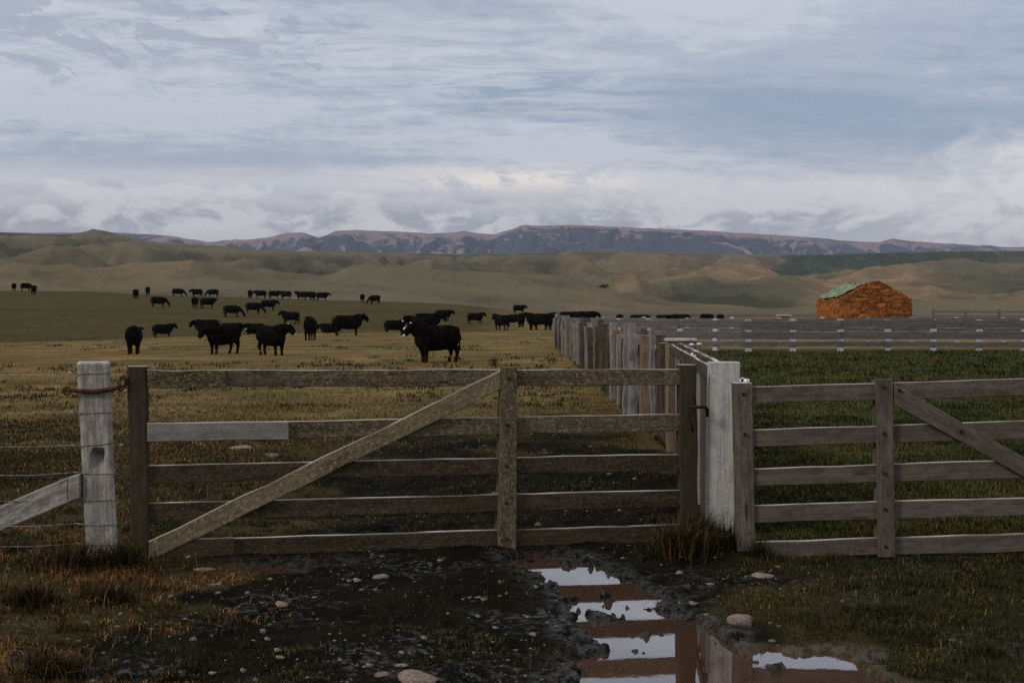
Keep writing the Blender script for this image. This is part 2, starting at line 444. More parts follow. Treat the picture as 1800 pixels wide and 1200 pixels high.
cols = np.unique(np.concatenate([np.linspace(-2600, -150, 70), np.arange(-150, 1950, 2.3), np.linspace(1950, 4400, 70)]))
rows_py = np.arange(1330, 575, -1.25)
rows = np.concatenate([np.arange(-14, 4.8, 0.6), np.array([H * F / (p - 540) for p in rows_py if H * F / (p - 540) > 4.85]),
                       np.geomspace(114, 345, 80)])
CC, RR = np.meshgrid(cols, rows)
X = (CC - 900) / F * np.maximum(RR, 4.0); Yg = RR
Z = ground_z(X, Yg)
Z = np.where(Yg < 4.2, np.maximum(Z, 0), Z)
M_ground, t, b = material('paddock_ground')
zz = t.attr('cover')[0]; sp = t.n.new('ShaderNodeSeparateColor'); t.l.new(zz, sp.inputs[0])
mud_a, grn_a, dry_a = sp.outputs
pos = t.geo()
na = t.noise(t.mapping(pos, (1, 0.55, 1)), 0.35, 6, 0.62, 0.3)
nb = t.noise(t.mapping(pos, (1, 0.5, 1)), 2.6, 6, 0.68)
nc = t.noise(pos, 16.0, 6, 0.7)
nd = t.noise(t.mapping(pos, (0.25, 1, 1)), 0.10, 5, 0.6)
past = t.mix(t.ss(na, 0.36, 0.64), (0.145, 0.100, 0.033), (0.245, 0.170, 0.067))
npt = t.noise(t.mapping(pos, (1, .45, 1)), 0.22, 5, .6, .5)
past = t.mix(t.m('MULTIPLY', t.ss(nb, 0.5, 0.68), 0.7), past, (0.070, 0.072, 0.018))
past = t.mix(t.m('MULTIPLY', t.ss(npt, 0.5, 0.62), 0.6), past, (0.074, 0.076, 0.022))
nsp = t.noise(t.mapping(pos, (1, .35, 1)), 5.5, 5, .7)
past = t.mix(t.m('MULTIPLY', t.ss(nsp, .56, .68), .55), past, (0.05, 0.036, 0.012))
past = t.mix(t.m('MULTIPLY', t.ss(nd, 0.46, 0.62), 0.6), past, (0.20, 0.112, 0.042))
past = t.mix(t.m('MULTIPLY', t.ss(nc, 0.55, 0.7), 0.4), past, (0.18, 0.125, 0.055))
grn = t.mix(t.ss(nb, 0.38, 0.62), (0.026, 0.040, 0.009), (0.058, 0.070, 0.018))
grn = t.mix(t.m('MULTIPLY', t.ss(na, 0.52, 0.68), 0.5), grn, (0.085, 0.070, 0.022))
far = t.mix(t.ss(nb, 0.4, 0.6), (0.042, 0.036, 0.010), (0.092, 0.066, 0.022))
far = t.mix(t.m('MULTIPLY', t.ss(nd, 0.45, 0.62), 0.6), far, (0.030, 0.034, 0.010))
mud = t.mix(t.ss(nb, 0.4, 0.62), (0.0042, 0.0038, 0.0020), (0.011, 0.0092, 0.0048))
mud = t.mix(t.m('MULTIPLY', t.ss(nc, 0.56, 0.68), 0.5), mud, (0.028, 0.022, 0.012))
far = t.mix(t.m('MULTIPLY', t.ss(nsp, .52, .66), .6), far, (0.026, 0.021, 0.008))
far = t.mix(t.m('MULTIPLY', t.ss(npt, .5, .64), .5), far, (0.10, 0.068, 0.026))
col = t.mix(grn_a, past, grn)
col = t.mix(dry_a, col, far)
st2 = t.noise(t.mapping(pos, (0.12, 1.0, 1)), 0.55, 6, 0.62)
past = past
col = t.mix(t.m('MULTIPLY', t.ss(st2, 0.47, 0.62), 0.5), col, (0.042, 0.038, 0.012))
col = t.mix(mud_a, col, mud)
t.l.new(col, b.inputs['Base Color'])
wy_ = t.ss(t.sep(pos)[1], 10.8, 9.0)
wetm = t.m('MULTIPLY', t.m('MULTIPLY', t.m('MULTIPLY', mud_a, wy_), t.ss(nc, 0.50, 0.60)), t.ss(t.noise(pos, 1.1, 4, .6), .46, .6))
wetm = t.m('MAXIMUM', wetm, t.m('MULTIPLY', t.attr('wet')[2], t.ss(nc, 0.40, 0.58)))
t.l.new(t.m('MULTIPLY_ADD', wetm, 0.55, 0.04), b.inputs['Specular IOR Level'])
t.l.new(t.m('MULTIPLY_ADD', wetm, -0.68, 0.92), b.inputs['Roughness'])
t.l.new(t.bump(t.m('ADD', nc, t.m('MULTIPLY', nb, 1.5)), 0.9, 0.03), b.inputs['Normal'])
V = np.stack([X, Yg, Z], -1).reshape(-1, 3)
ground = np_mesh('ground', V, grid_faces(len(rows), len(cols)), M_ground)
tag(ground, kind='structure')
PXg = PXof(X, Yg)
mudm = mudmask(X, Yg)
nearfg = (1 - sstep(13, 22, Yg + 5 * fbm(X / 2, Yg / 2, 41, 3))) * 0.72
mudc = np.clip(np.maximum(mudm, nearfg), 0, 1)
right = sstep(1.6, 2.2, X + 0.05 * fbm(X, Yg, 3, 2)) * (1 - sstep(50, 56, Yg)) * sstep(9, 10, Yg)
right = np.maximum(right, sstep(1.2, 2.4, X) * (1 - sstep(9, 10, Yg)))
mudc = np.where(Yg > 9.5, mudc * (1 - right), mudc)
limv = 62 + 26 * sstep(0, 700, PXg)
slope_far = (1 - sstep(820, 960, PXg)) * sstep(limv - 4, limv + 6, Yg + 3 * fbm(X / 6, Yg / 6, 9, 3)) * 0.9
vcol(ground, 'cover', np.stack([mudc, np.clip(right, 0, 1), slope_far, np.ones_like(X)], -1).reshape(-1, 4))

wet_ = np.clip(1 - sstep(.0, .22, pool_sd(X, Yg) + .12 * fbm(X / .2, Yg / .2, 19, 3)), 0, 1)
vcol(ground, 'wet', np.stack([wet_] * 3 + [np.ones_like(X)], -1).reshape(-1, 4))

# puddle water
M_water, t, b = material('muddy_water')
b.inputs['Base Color'].default_value = (0.055, 0.021, 0.010, 1)
b.inputs['Roughness'].default_value = 0.8
gl_ = t.n.new('ShaderNodeBsdfGlossy'); gl_.inputs['Roughness'].default_value = 0.025; gl_.inputs['Color'].default_value = (1, 1, 1, 1)
lw = t.n.new('ShaderNodeLayerWeight'); lw.inputs['Blend'].default_value = 0.5
fac = t.m('MULTIPLY_ADD', t.m('POWER', lw.outputs['Facing'], 2.5), 0.75, 0.04)
ms = t.n.new('ShaderNodeMixShader'); t.l.new(fac, ms.inputs[0]); t.l.new(b.outputs[0], ms.inputs[1]); t.l.new(gl_.outputs[0], ms.inputs[2])
t.l.new(ms.outputs[0], t.n['Material Output'].inputs['Surface'])
bn = t.bump(t.noise(t.geo(), 6.0, 3, 0.5), 0.015, 0.02); t.l.new(bn, gl_.inputs['Normal'])
def water(outline):
    o = mesh_obj('puddle', [(x, y, -0.026) for x, y in outline], [tuple(range(len(outline)))], M_water)
    return tag(o, kind='structure')
water([(-0.2, 4.6), (2.6, 4.6), (2.6, 7.5), (1.25, 7.5), (1.25, 9.35), (-0.2, 9.35)])
water([(-2.2, 8.0), (-0.9, 8.0), (-0.9, 9.2), (-2.2, 9.2)])

# ------------------------------------------------------------------ hills
PXT = [-900, 0, 80, 165, 230, 300, 450, 600, 750, 900, 1050, 1200, 1350, 1450, 1550, 1650, 1800, 2700]
HT = {
 232: [534, 534, 534, 534, 535, 536, 540, 545, 552, 558, 561, 562, 562, 562, 562, 562, 562, 562],
 320: [516, 516, 516, 517, 518, 520, 526, 532, 541, 549, 552, 552, 552, 552, 552, 552, 552, 552],
 460: [500, 500, 503, 506, 508, 508, 513, 519, 527, 535, 541, 545, 548, 549, 549, 547, 542, 540],
 700: [474, 474, 478, 482, 482, 485, 490, 495, 501, 508, 515, 521, 529, 534, 535, 530, 518, 510],
 1000: [452, 452, 457, 460, 462, 466, 470, 474, 480, 487, 492, 500, 506, 510, 512, 506, 498, 490],
 1400: [434, 434, 438, 441, 444, 448, 453, 457, 462, 467, 471, 478, 488, 496, 499, 494, 486, 480],
 2000: [418, 418, 420, 412, 422, 434, 444, 447, 450, 454, 456, 456, 462, 481, 489, 481, 474, 470],
 2600: [405, 406, 409, 400, 413, 425, 438, 440, 443, 445, 442, 443, 446, 462, 470, 462, 458, 455],
 3600: [412, 412, 418, 416, 424, 430, 440, 441, 444, 446, 440, 442, 446, 446, 443, 440, 439, 438],
 4600: [440, 440, 440, 440, 440, 445, 450, 452, 455, 456, 452, 452, 454, 454, 452, 450, 450, 450],
}
Dk = np.array(sorted(HT)); LDk = np.log(Dk)
pxs = np.linspace(-900, 2700, 240); lds = np.linspace(LDk[0], LDk[-1], 160)
tab = np.array([np.interp(pxs, PXT, HT[d]) for d in Dk])
tabf = np.array([[np.interp(l, LDk, tab[:, j]) for j in range(len(pxs))] for l in lds])
def blur(A, n, ax):
    for _ in range(n):
        Pd = np.pad(A, [(1, 1) if i == ax else (0, 0) for i in range(2)], mode='edge')
        A = 0.25 * np.take(Pd, range(0, A.shape[ax]), ax) + 0.5 * A + 0.25 * np.take(Pd, range(2, A.shape[ax] + 2), ax)
    return A
tabf = blur(blur(tabf, 5, 0), 1, 1)
def tab_y(px, D):
    i = np.clip((np.log(D) - lds[0]) / (lds[1] - lds[0]), 0, len(lds) - 1.001); j = np.clip((px - pxs[0]) / (pxs[1] - pxs[0]), 0, len(pxs) - 1.001)
    i0 = i.astype(int); j0 = j.astype(int); fi = i - i0; fj = j - j0
    return (tabf[i0, j0] * (1 - fi) + tabf[i0 + 1, j0] * fi) * (1 - fj) + (tabf[i0, j0 + 1] * (1 - fi) + tabf[i0 + 1, j0 + 1] * fi) * fj
SKY = ([-900, 0, 60, 125, 140, 165, 182, 200, 230, 260, 300, 340, 380, 450, 520, 650, 800, 900, 1000, 1100, 1170, 1300, 1400, 1500, 1650, 1800, 2700],
       [404, 405, 408, 410, 408, 399, 402, 406, 415, 422, 425, 427, 430, 437, 440, 441, 445, 443, 440, 440, 442, 444, 446, 443, 439, 438, 438])
def hill_rel(x, y):
    wx = x + 50 * fbm(x / 260, y / 260, 51, 3); wy = y + 50 * fbm(x / 260, y / 260, 52, 3)
    big = 30 * fbm(wx / 380, wy / 460, 21, 2) + 15 * (ridged(wx / 330, wy / 420, 27, 2) - 1.0)
    mid = 24 * fbm(wx / 105, wy / 160, 33, 2) + 20 * (ridged(wx / 135, wy / 200, 35, 3) - 1.1)
    fine = 9.5 * fbm(x / 44, y / 70, 29, 3) + 5.0 * (ridged(x / 52, y / 95, 39, 2) - 1.0)
    return big, mid, fine
def hill_z(x, y):
    px = 900 + F * x / y
    base = H + (540 - tab_y(px, y)) / F * y
    big, mid, fine = hill_rel(x, y)
    q = np.clip(y / 1500, 0.20, 1.3)
    lf = 1 - 0.55 * sstep(1000, 1300, px)
    rel = (big * q * lf + mid * np.clip(y / 850, .3, 1.7) * (.15 + .85 * lf) + fine * np.clip(y / 900, .3, 1.5) * (.4 + .6 * (1 - sstep(950, 1250, px)))) * sstep(270, 520, y)
    rel = rel * (1 - 0.85 * sstep(2050, 2500, y))
    z = base + rel
    D0 = 2450.0
    crest = H + (540 - np.interp(px, *SKY)) / F * D0
    dd = y - D0
    fold = 22 * (ridged(x / 150, y / 260, 55, 3) - 1.2) * sstep(20, 260, -dd) + 8 * fbm(x / 60, y / 90, 56, 3) * sstep(10, 120, -dd)
    front = crest - .26 * (np.sqrt(dd * dd + 900) - 30) + fold
    k_ = 14.0; h_ = np.clip(.5 + .5 * (front - z) / k_, 0, 1)
    z = z * (1 - h_) + front * h_ + k_ * h_ * (1 - h_) * (np.abs(dd) > 30)
    lim = H + (540 - np.interp(px, *SKY) - 0.3 - 4.0 * (1 - sstep(1500, 2380, y))) / F * y
    over = z - (lim - 6)
    return np.where(over > 0, lim - 6 + 6 * (1 - np.exp(-np.clip(over, 0, 300) / 9)), z)
hc = np.arange(-900, 2700, 3.6)
hr = np.geomspace(232, 4600, 640)
CC, RR = np.meshgrid(hc, hr)
X = (CC - 900) / F * RR
Z = hill_z(X, RR)
M_hill, t, b = material('hill_pasture')
pos = t.geo(); zz = t.attr('cover')[0]
sp = t.n.new('ShaderNodeSeparateColor'); t.l.new(zz, sp.inputs[0])
n1 = t.noise(t.mapping(pos, (1, 0.6, 2.0)), 0.010, 7, 0.62, 0.6)
n2 = t.noise(t.mapping(pos, (1, 0.4, 2)), 0.05, 6, 0.65, 0.4)
n3 = t.noise(t.mapping(pos, (0.35, 0.35, 5)), 0.06, 5, 0.6, 0.5)
n4 = t.noise(pos, 0.35, 4, 0.7)
col = t.mix(t.ss(n1, 0.36, 0.64), (0.080, 0.072, 0.040), (0.136, 0.114, 0.067))
col = t.mix(t.m('MULTIPLY', t.ss(n2, 0.5, 0.7), 0.6), col, (0.062, 0.058, 0.031))
col = t.mix(t.m('MULTIPLY', t.ss(n3, 0.52, 0.68), 0.5), col, (0.145, 0.120, 0.070))
col = t.mix(t.m('MULTIPLY', t.ss(n4, 0.6, 0.72), 0.35), col, (0.030, 0.028, 0.013))
col = t.mix(t.m('MULTIPLY', t.ss(t.m('ADD', sp.outputs[2], t.m('MULTIPLY', t.m('SUBTRACT', n2, .5), .5)), .46, .22), .75), col, (0.036, 0.037, 0.021))  # relief shading put into the colour along with the growth: hollows darker
col = t.mix(t.m('MULTIPLY', t.ss(t.m('ADD', sp.outputs[2], t.m('MULTIPLY', t.m('SUBTRACT', n2, .5), .4)), .52, .85), .65), col, (0.165, 0.134, 0.080))  # ridge tops paler, the lit side of the same painted relief
tanc = t.mix(t.ss(n2, 0.4, 0.6), (0.175, 0.118, 0.062), (0.25, 0.172, 0.096))
col = t.mix(t.m('MULTIPLY', sp.outputs[0], t.ss(n1, 0.25, 0.5)), col, tanc)
dg = t.mix(t.ss(n2, 0.4, 0.62), (0.026, 0.038, 0.020), (0.050, 0.060, 0.030))
col = t.mix(sp.outputs[1], col, dg)
t.l.new(col, b.inputs['Base Color'])
t.l.new(t.bump(t.m('ADD', n2, t.m('MULTIPLY', n4, 0.3)), 0.6, 5.0), b.inputs['Normal'])
V = np.stack([X, RR, Z], -1).reshape(-1, 3)
hills = np_mesh('hills', V, grid_faces(len(hr), len(hc)), M_hill)
tag(hills, kind='structure')
CCw = CC + 45 * fbm(X / 90, RR / 130, 66, 4)
ty = tab_y(CC, RR) + 7 * fbm(X / 140, RR / 180, 61, 4)
def box2(px0, px1, y0, y1, e=18, ey=3):
    e = e * .45; ey = ey * .5; CC = CCw
    return sstep(px0 - e, px0 + e, CC) * (1 - sstep(px1 - e, px1 + e, CC)) * sstep(y0 - ey, y0 + ey, ty) * (1 - sstep(y1 - ey, y1 + ey, ty))
tan = np.maximum.reduce([1.0 * box2(1090, 1620, 486, 503, 40), box2(1400, 1640, 492, 520, 20), 0.35 * box2(980, 1450, 446, 486, 60, 6), 0.45 * box2(1600, 2300, 505, 545, 30, 5), 0.6 * box2(1490, 1560, 448, 466, 12),
                         0.35 * box2(-600, 330, 492, 520, 50, 5), 0.4 * box2(1000, 1500, 520, 550, 50, 5)])
drk = np.maximum.reduce([box2(1370, 1480, 444, 476, 20, 3), box2(1460, 2500, 466, 480, 25, 3), 0.6 * box2(1560, 2500, 438, 466, 30), 0.3 * box2(1030, 1430, 506, 522, 60, 4), 0.35 * box2(1600, 2300, 490, 510, 15, 3)])
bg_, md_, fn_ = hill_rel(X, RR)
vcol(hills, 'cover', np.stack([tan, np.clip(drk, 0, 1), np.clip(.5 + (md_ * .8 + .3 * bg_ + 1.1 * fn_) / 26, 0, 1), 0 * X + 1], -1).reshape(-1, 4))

# ------------------------------------------------------------------ mountains
MS = [(-1200, 404), (-400, 402), (0, 408), (200, 408), (240, 410), (300, 415), (345, 421), (365, 425), (400, 421), (430, 421), (470, 417), (500, 410), (530, 408), (562, 418), (590, 407),
      (625, 403), (650, 405), (700, 406), (760, 410), (815, 407), (870, 412), (888, 406), (918, 396), (1000, 395), (1100, 399), (1200, 403), (1300, 410), (1400, 415),
      (1500, 424), (1545, 426), (1570, 419), (1600, 424), (1640, 427), (1700, 430), (1800, 434), (2200, 430), (3000, 436)]
mpx = np.array([p[0] for p in MS], float); mpy = np.array([p[1] for p in MS], float)
mc = np.arange(-1000, 2800, 3.2)
mr = np.concatenate([np.linspace(4300, 7600, 330), np.linspace(7620, 9200, 20)])
CC, RR = np.meshgrid(mc, mr)
X = (CC - 900) / F * RR
sky_y = np.interp(CC, mpx, mpy)
sky_y = sky_y + 1.6 * fbm(CC / 22, 0 * CC + 3.3, 79, 4) + 1.2 * fbm(CC / 70, 0 * CC + 1.3, 80, 2)
peak = H + (540 - sky_y) / F * 7400
s = np.clip((RR - 4500) / 2900, 0, 1)
wx, wy = X + 200 * fbm(X / 700, RR / 700, 71, 3), RR + 200 * fbm(X / 700, RR / 700, 72, 3)
sw = s + 0.09 * fbm(wx / 520, wy / 520, 74, 3)
shape = 0.04 + 0.40 * sstep(0.0, 0.40, sw) + 0.22 * sstep(0.38, 0.75, sw) + 0.34 * s ** 1.5
bluff = sstep(865, 925, CC) * (1 - sstep(1080, 1420, CC))
shape_b = 0.03 + 0.24 * sstep(0.05, 0.40, sw) + 0.50 * sstep(0.42, 0.54, sw) + 0.10 * sstep(0.62, 0.70, sw) + 0.13 * s ** 1.5
shape = shape * (1 - bluff) + bluff * shape_b
g1 = np.clip(np.abs(fbm(wx / 420, wy / 700, 73, 4)) * 2.2, 0, 1)          # sharp-bottomed gullies
g2 = np.clip(np.abs(fbm(wx / 150, wy / 330, 76, 3)) * 2.2, 0, 1)
env = np.clip(5.0 * s * (1 - s), 0, 1)
carve = (170 * (1 - g1) ** 1.6 + 80 * (1 - g2) ** 1.6) * env * (1 - .35 * bluff)
Z = peak * (shape + .03 * env) - carve
lim_ = H + (540 - sky_y - 0.6) / F * RR
over = Z - (lim_ - 14)
Z = np.where(over > 0, lim_ - 14 + 14 * (1 - np.exp(-np.clip(over, 0, 400) / 20)), Z)
bare = np.clip(g1 * .7 + g2 * .3, 0, 1)
Z = np.where(RR > 7400, peak - (RR - 7400) * 0.12, Z)
Z = np.where(RR < 4600, np.minimum(Z, 150), Z)
M_mtn, t, b = material('mountain_painted_relief')
pos = t.geo(); nz = t.sep(t.geo('Normal'))[2]
n1 = t.noise(t.mapping(pos, (1, 1, 3)), 0.0022, 7, 0.62, 0.6)
n2 = t.noise(t.mapping(pos, (1, 1, 2)), 0.012, 6, 0.65)
sp = t.n.new('ShaderNodeSeparateColor'); t.l.new(t.attr('cover')[0], sp.inputs[0])
relief_tone = t.m('ADD', t.m('MULTIPLY', sp.outputs[0], .75), t.m('MULTIPLY', t.m('SUBTRACT', n1, .5), .9))  # relief painted by tone: ridges paler, gullies darker
relief_tone = t.m('ADD', relief_tone, t.m('MULTIPLY', t.m('SUBTRACT', nz, 0.97), 2.5))
relief_tone = t.m('SUBTRACT', relief_tone, t.m('MULTIPLY', sp.outputs[1], .75))  # bluff face darkened, its shade put into the colour
relief_tone = t.ss(relief_tone, -.06, .32)
col = t.mix(relief_tone, (0.052, 0.066, 0.078), (0.245, 0.178, 0.165))
col = t.mix(t.m('MULTIPLY', t.ss(n2, 0.5, 0.66), 0.45), col, (0.05, 0.055, 0.06))
t.l.new(col, b.inputs['Base Color'])
t.l.new(t.bump(n2, 0.8, 18.0), b.inputs['Normal'])
V = np.stack([X, RR, Z], -1).reshape(-1, 3)
mountains = np_mesh('mountains', V, grid_faces(len(mr), len(mc)), M_mtn)
tag(mountains, kind='structure')
vcol(mountains, 'cover', np.stack([bare, bluff * sstep(.36, .44, sw) * (1 - sstep(.54, .60, sw)), 0 * X, 0 * X + 1], -1).reshape(-1, 4))

# ------------------------------------------------------------------ left strainer post with notch
PY = 8.75
root = empty('strainer_post', G(172, 982)); root.location.z = 0
tag(root, 'pale square weathered post with a dark notch, standing left of the wide lichened gate', 'fence post')
def strainer():
    bl, br = P(151, 985, PY), P(206, 985, PY); tl, tr = P(134, 640, PY), P(193, 640, PY)
    d = Vector((-0.055, 0.20, 0))
    n = 26; V, Fc, UV = [], [], []
    m = 8                                  # columns on the front, the notch spans some of them
    for i in range(n + 1):
        s_ = i / n; a = bl.lerp(tl, s_); b_ = br.lerp(tr, s_)
        a = a + Vector((random.gauss(0, .0015), 0, 0)); b_ = b_ + Vector((random.gauss(0, .0015), 0, 0))
        wv = b_ - a; wl = wv.length
        ring, vv = [], []
        for k in range(m + 1):
            f = k / m
            off = Vector((0, 0, 0))
            if k in (0, m): off = Vector((0, 0.012, 0))
            p = a + wv * f + off
            zpy = 985 - 345 * s_
            if 3 <= k <= 5 and 790 < zpy < 826: p = p + Vector((0, 0.075 * (826 - zpy) / 36 + 0.01, 0))
            ring.append(p); vv.append(f * wl)
        ring += [b_ + d * 0.95, b_ - wv * 0.05 + d, a + wv * 0.05 + d, a + d * 0.95]
        vv += [wl + .22, wl + .24, 2 * wl + .24, 2 * wl + .26]
        for p, q in zip(ring, vv): V.append(p); UV.append((s_ * 1.25 + 3, q))
    k_ = m + 5
    for i in range(n):
        for k in range(k_):
            k2 = (k + 1) % k_
            Fc.append((i * k_ + k, i * k_ + k2, (i + 1) * k_ + k2, (i + 1) * k_ + k))
    # chamfered top
    cen = (tl + tr) / 2 + d * 0.5
    base_i = len(V)
    for k in range(k_):
        p = V[n * k_ + k]; V.append(p + (cen - p) * 0.10 + Vector((0, 0, 0.012))); UV.append((UV[n * k_ + k][0] + .02, UV[n * k_ + k][1]))
    for k in range(k_):
        k2 = (k + 1) % k_
        Fc.append((n * k_ + k, n * k_ + k2, base_i + k2, base_i + k))
    Fc.append(tuple(base_i + k for k in range(k_)))
    o = mesh_obj('shaft', V, Fc, W_pale, root, False, UV)
    return o
strainer()
# rusty hinge band and chain to the gate
tube('hinge_band', [P(112, 688, PY - .03), P(122, 685, PY - .035), P(135, 687, PY - .02), P(165, 688, PY - .02), P(196, 684, PY - .02), P(206, 682, PY - .01), P(212, 680, PY + .03)],
     [.010, .013, .014, .015, .015, .013, .010], M_rust, root)
def ring_pts(c_, r, n=14, ax='y', sx=1.0):
    pts = []
    for k in range(n):
        a = 2 * math.pi * k / n
        pts.append(Vector(c_) + (Vector((math.cos(a) * r * sx, 0, math.sin(a) * r)) if ax == 'y' else Vector((math.cos(a) * r * sx, math.sin(a) * r, 0))))
    return pts
tube('hinge_eye', ring_pts(P(118, 687, PY - .03), 0.022, sx=1.3), 0.006, M_rust, root, closed=True)
for k, px in enumerate((205, 212, 219)):
    tube('chain_link', ring_pts(P(px, 681, PY + .01 * k), 0.016, ax='y' if k % 2 else 'z', sx=1.25), 0.0055, M_rust, root, closed=True)

# diagonal stay of the strainer
st = empty('stay_timber', (-3.4, 8.7, 0))
tag(st, 'pale squared timber stay sloping from the notched post down to the left', 'fence stay')
YS = lambda px: 8.72 + (140 - px) * 0.0004
e = [(-235, 990, 1036), (118, 838, 884), (141, 834, 876)]
board('beam', P(e[0][0], e[0][1], YS(-235)), P(e[0][0], e[0][2], YS(-235)), P(e[1][0], e[1][1], YS(118)), P(e[1][0], e[1][2], YS(118)), (0, .13, 0), W_pale, st, jit=.0015, ch=.008)
board('tenon', P(119, 838.5, YS(119) + .004), P(119, 882, YS(119) + .004), P(139, 834, YS(140)), P(139, 876, YS(140)), (0, .12, 0), W_pale, st, jit=.001, ch=.006)

# wires
wf = empty('wire_fence', (-4.2, 8.75, 0))
tag(wf, 'plain wires strained from the notched post away to the left edge', 'wire fence')
for pyr, pyl, pb in [(655, 660, 657), (724, 722, 726), (778, 783, 784), (832, 835, 832), (878, 878, 880), (922, 924, 922), (957, 960, 957)]:
    s_ = (985 - pb) / 345
    xl = 151 + (134 - 151) * s_; xr = 206 + (193 - 206) * s_
    a = P(xl - 1, pb, PY - .004); b_ = P(xr + 1, pyr if abs(pyr - pb) < 8 else pb - 2, PY - .004)
    dd = Vector((-0.055, 0.205, 0))
    pts = [P(-420, pyl + 4, PY + 0.1), P(-200, pyl + 2, PY + .05), P(60, (pyl + pb) / 2 + 1.5, PY), P(xl - 14, pb - 2, PY - .01), a,
           a.lerp(b_, .5) + Vector((0, 0, -.002)), b_, b_ + dd, a + dd + Vector((-.004, 0, 0)), a + Vector((-.002, -.001, .006)), P(xl - 16, pb - 3, PY - .005)]
    tube('wire', pts, 0.0026, M_wire, wf, sides=5)

# ------------------------------------------------------------------ wide gate
def lerp(a, b, s): return a + (b - a) * s
YL = lambda px: 1 / lerp(1 / 8.80, 1 / 9.45, (px - 241) / (1208 - 241))
gn = Vector((-(9.45 - 8.8), 3.64, 0)).normalized()       # away from the viewer
gate = empty('wide_gate', (-2.4, 8.8, 0))
tag(gate, 'wide dark lichened five rail timber gate with diagonal brace, left of the white post', 'gate')
def gl_board(name, px0, a0, b0, px1, a1, b1, off, th, mat, **k):
    """horizontal piece: top/bottom pixel rows at both ends"""
    o = gn * off
    return board(name, P(px0, a0, YL(px0)) + o, P(px0, b0, YL(px0)) + o, P(px1, a1, YL(px1)) + o, P(px1, b1, YL(px1)) + o, gn * th, mat, gate, **k)
def gl_stile(name, xl0, xr0, yt, xl1, xr1, yb, off, th, mat, **k):
    o = gn * off
    return board(name, P(xl0, yt, YL(xl0)) + o, P(xr0, yt, YL(xr0)) + o, P(xl1, yb, YL(xl1)) + o, P(xr1, yb, YL(xr1)) + o, gn * th, mat, gate, **k)
gl_stile('stile', 224, 258, 644, 232, 262, 986, -.02, .12, W_moss, ch=.012, jit=.003)
gl_stile('stile', 879, 908, 645, 873, 906, 966, -.036, .036, W_gate, ch=.006)
gl_stile('stile', 879, 908, 652, 873, 906, 964, .042, .034, W_gate)
gl_stile('stile', 1194, 1223, 641, 1195, 1226, 940, -.025, .11, W_moss, ch=.008, jit=.003)
rl = [  # px, top, bottom
    [(240, 651, 680), (1210, 648.5, 676.5)],
    [(240, 745, 776), (1210, 727, 757)],
    [(240, 818, 849), (1210, 797.5, 826)],
    [(240, 885, 916), (1210, 860.5, 890)],
    [(240, 951, 982), (1210, 921, 951)]]
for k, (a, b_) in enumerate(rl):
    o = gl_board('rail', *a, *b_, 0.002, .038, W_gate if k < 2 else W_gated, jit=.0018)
# overlapping repair boards at the hinge end
gl_board('repair_board', 259, 650, 681, 397, 650.5, 680.5, -.026, .026, W_gate, jit=.003)['label'] = 'dark lichened overlapping piece of top rail'
gl_board('repair_board', 259, 743.5, 776, 507, 740, 772.5, -.026, .026, W_patch, jit=.002)['label'] = 'clean grey repair board on the second rail'
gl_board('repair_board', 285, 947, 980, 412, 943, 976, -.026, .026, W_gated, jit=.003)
# brace
o_ = gn * -.034
board('brace', P(262, 950, YL(262)) + o_, P(262, 985, YL(262)) + o_, P(878, 651, YL(878)) + o_, P(878, 684, YL(878)) + o_, gn * .034, W_brace, gate, jit=.003, ch=.005)
# bolts and latch
def bolt(px, py, Yf, off, nrm, par, mat=M_iron, r=.011):
    c_ = P(px, py, Yf) + nrm * off
    tube('bolt', [c_, c_ - nrm * .012, c_ - nrm * .016], [r, r, r * .5], mat, par, sides=8)
for px, py in ((893, 664), (890, 745), (889, 818), (889, 882), (889, 945)): bolt(px, py, YL(px), -.036, gn, gate)
la = P(1212, 714, 9.45)
tube('latch', [la + Vector((-.01, -.05, .0)), la + Vector((.05, -.06, 0)), la + Vector((.10, -.05, 0)), la + Vector((.12, -.03, -.02)), la + Vector((.12, -.02, -.07))], .012, M_iron, gate)
tube('chain', [la + Vector((0, -.04, .09)), la + Vector((.01, -.05, .0)), la + Vector((.0, -.05, -.09)), la + Vector((.02, -.045, -.17))], .009, M_iron, gate)
tube('hinge_eye', [P(213, 664, 8.78), P(218, 661, 8.76), P(221, 668, 8.76), P(221, 676, 8.76), P(216, 682, 8.77)], .012, M_rust, gate)

# ------------------------------------------------------------------ white gate post
gp = empty('gate_post', (1.48, 9.55, 0))
tag(gp, 'clean white square gate post standing between the two gates', 'gate post')
AY = 9.5
o = board('shaft', P(1248, 637, AY), P(1302, 637, AY), P(1244, 965, AY), P(1289, 965, AY), (0.01, .20, 0), W_white, gp, jit=.0012, ch=.006)

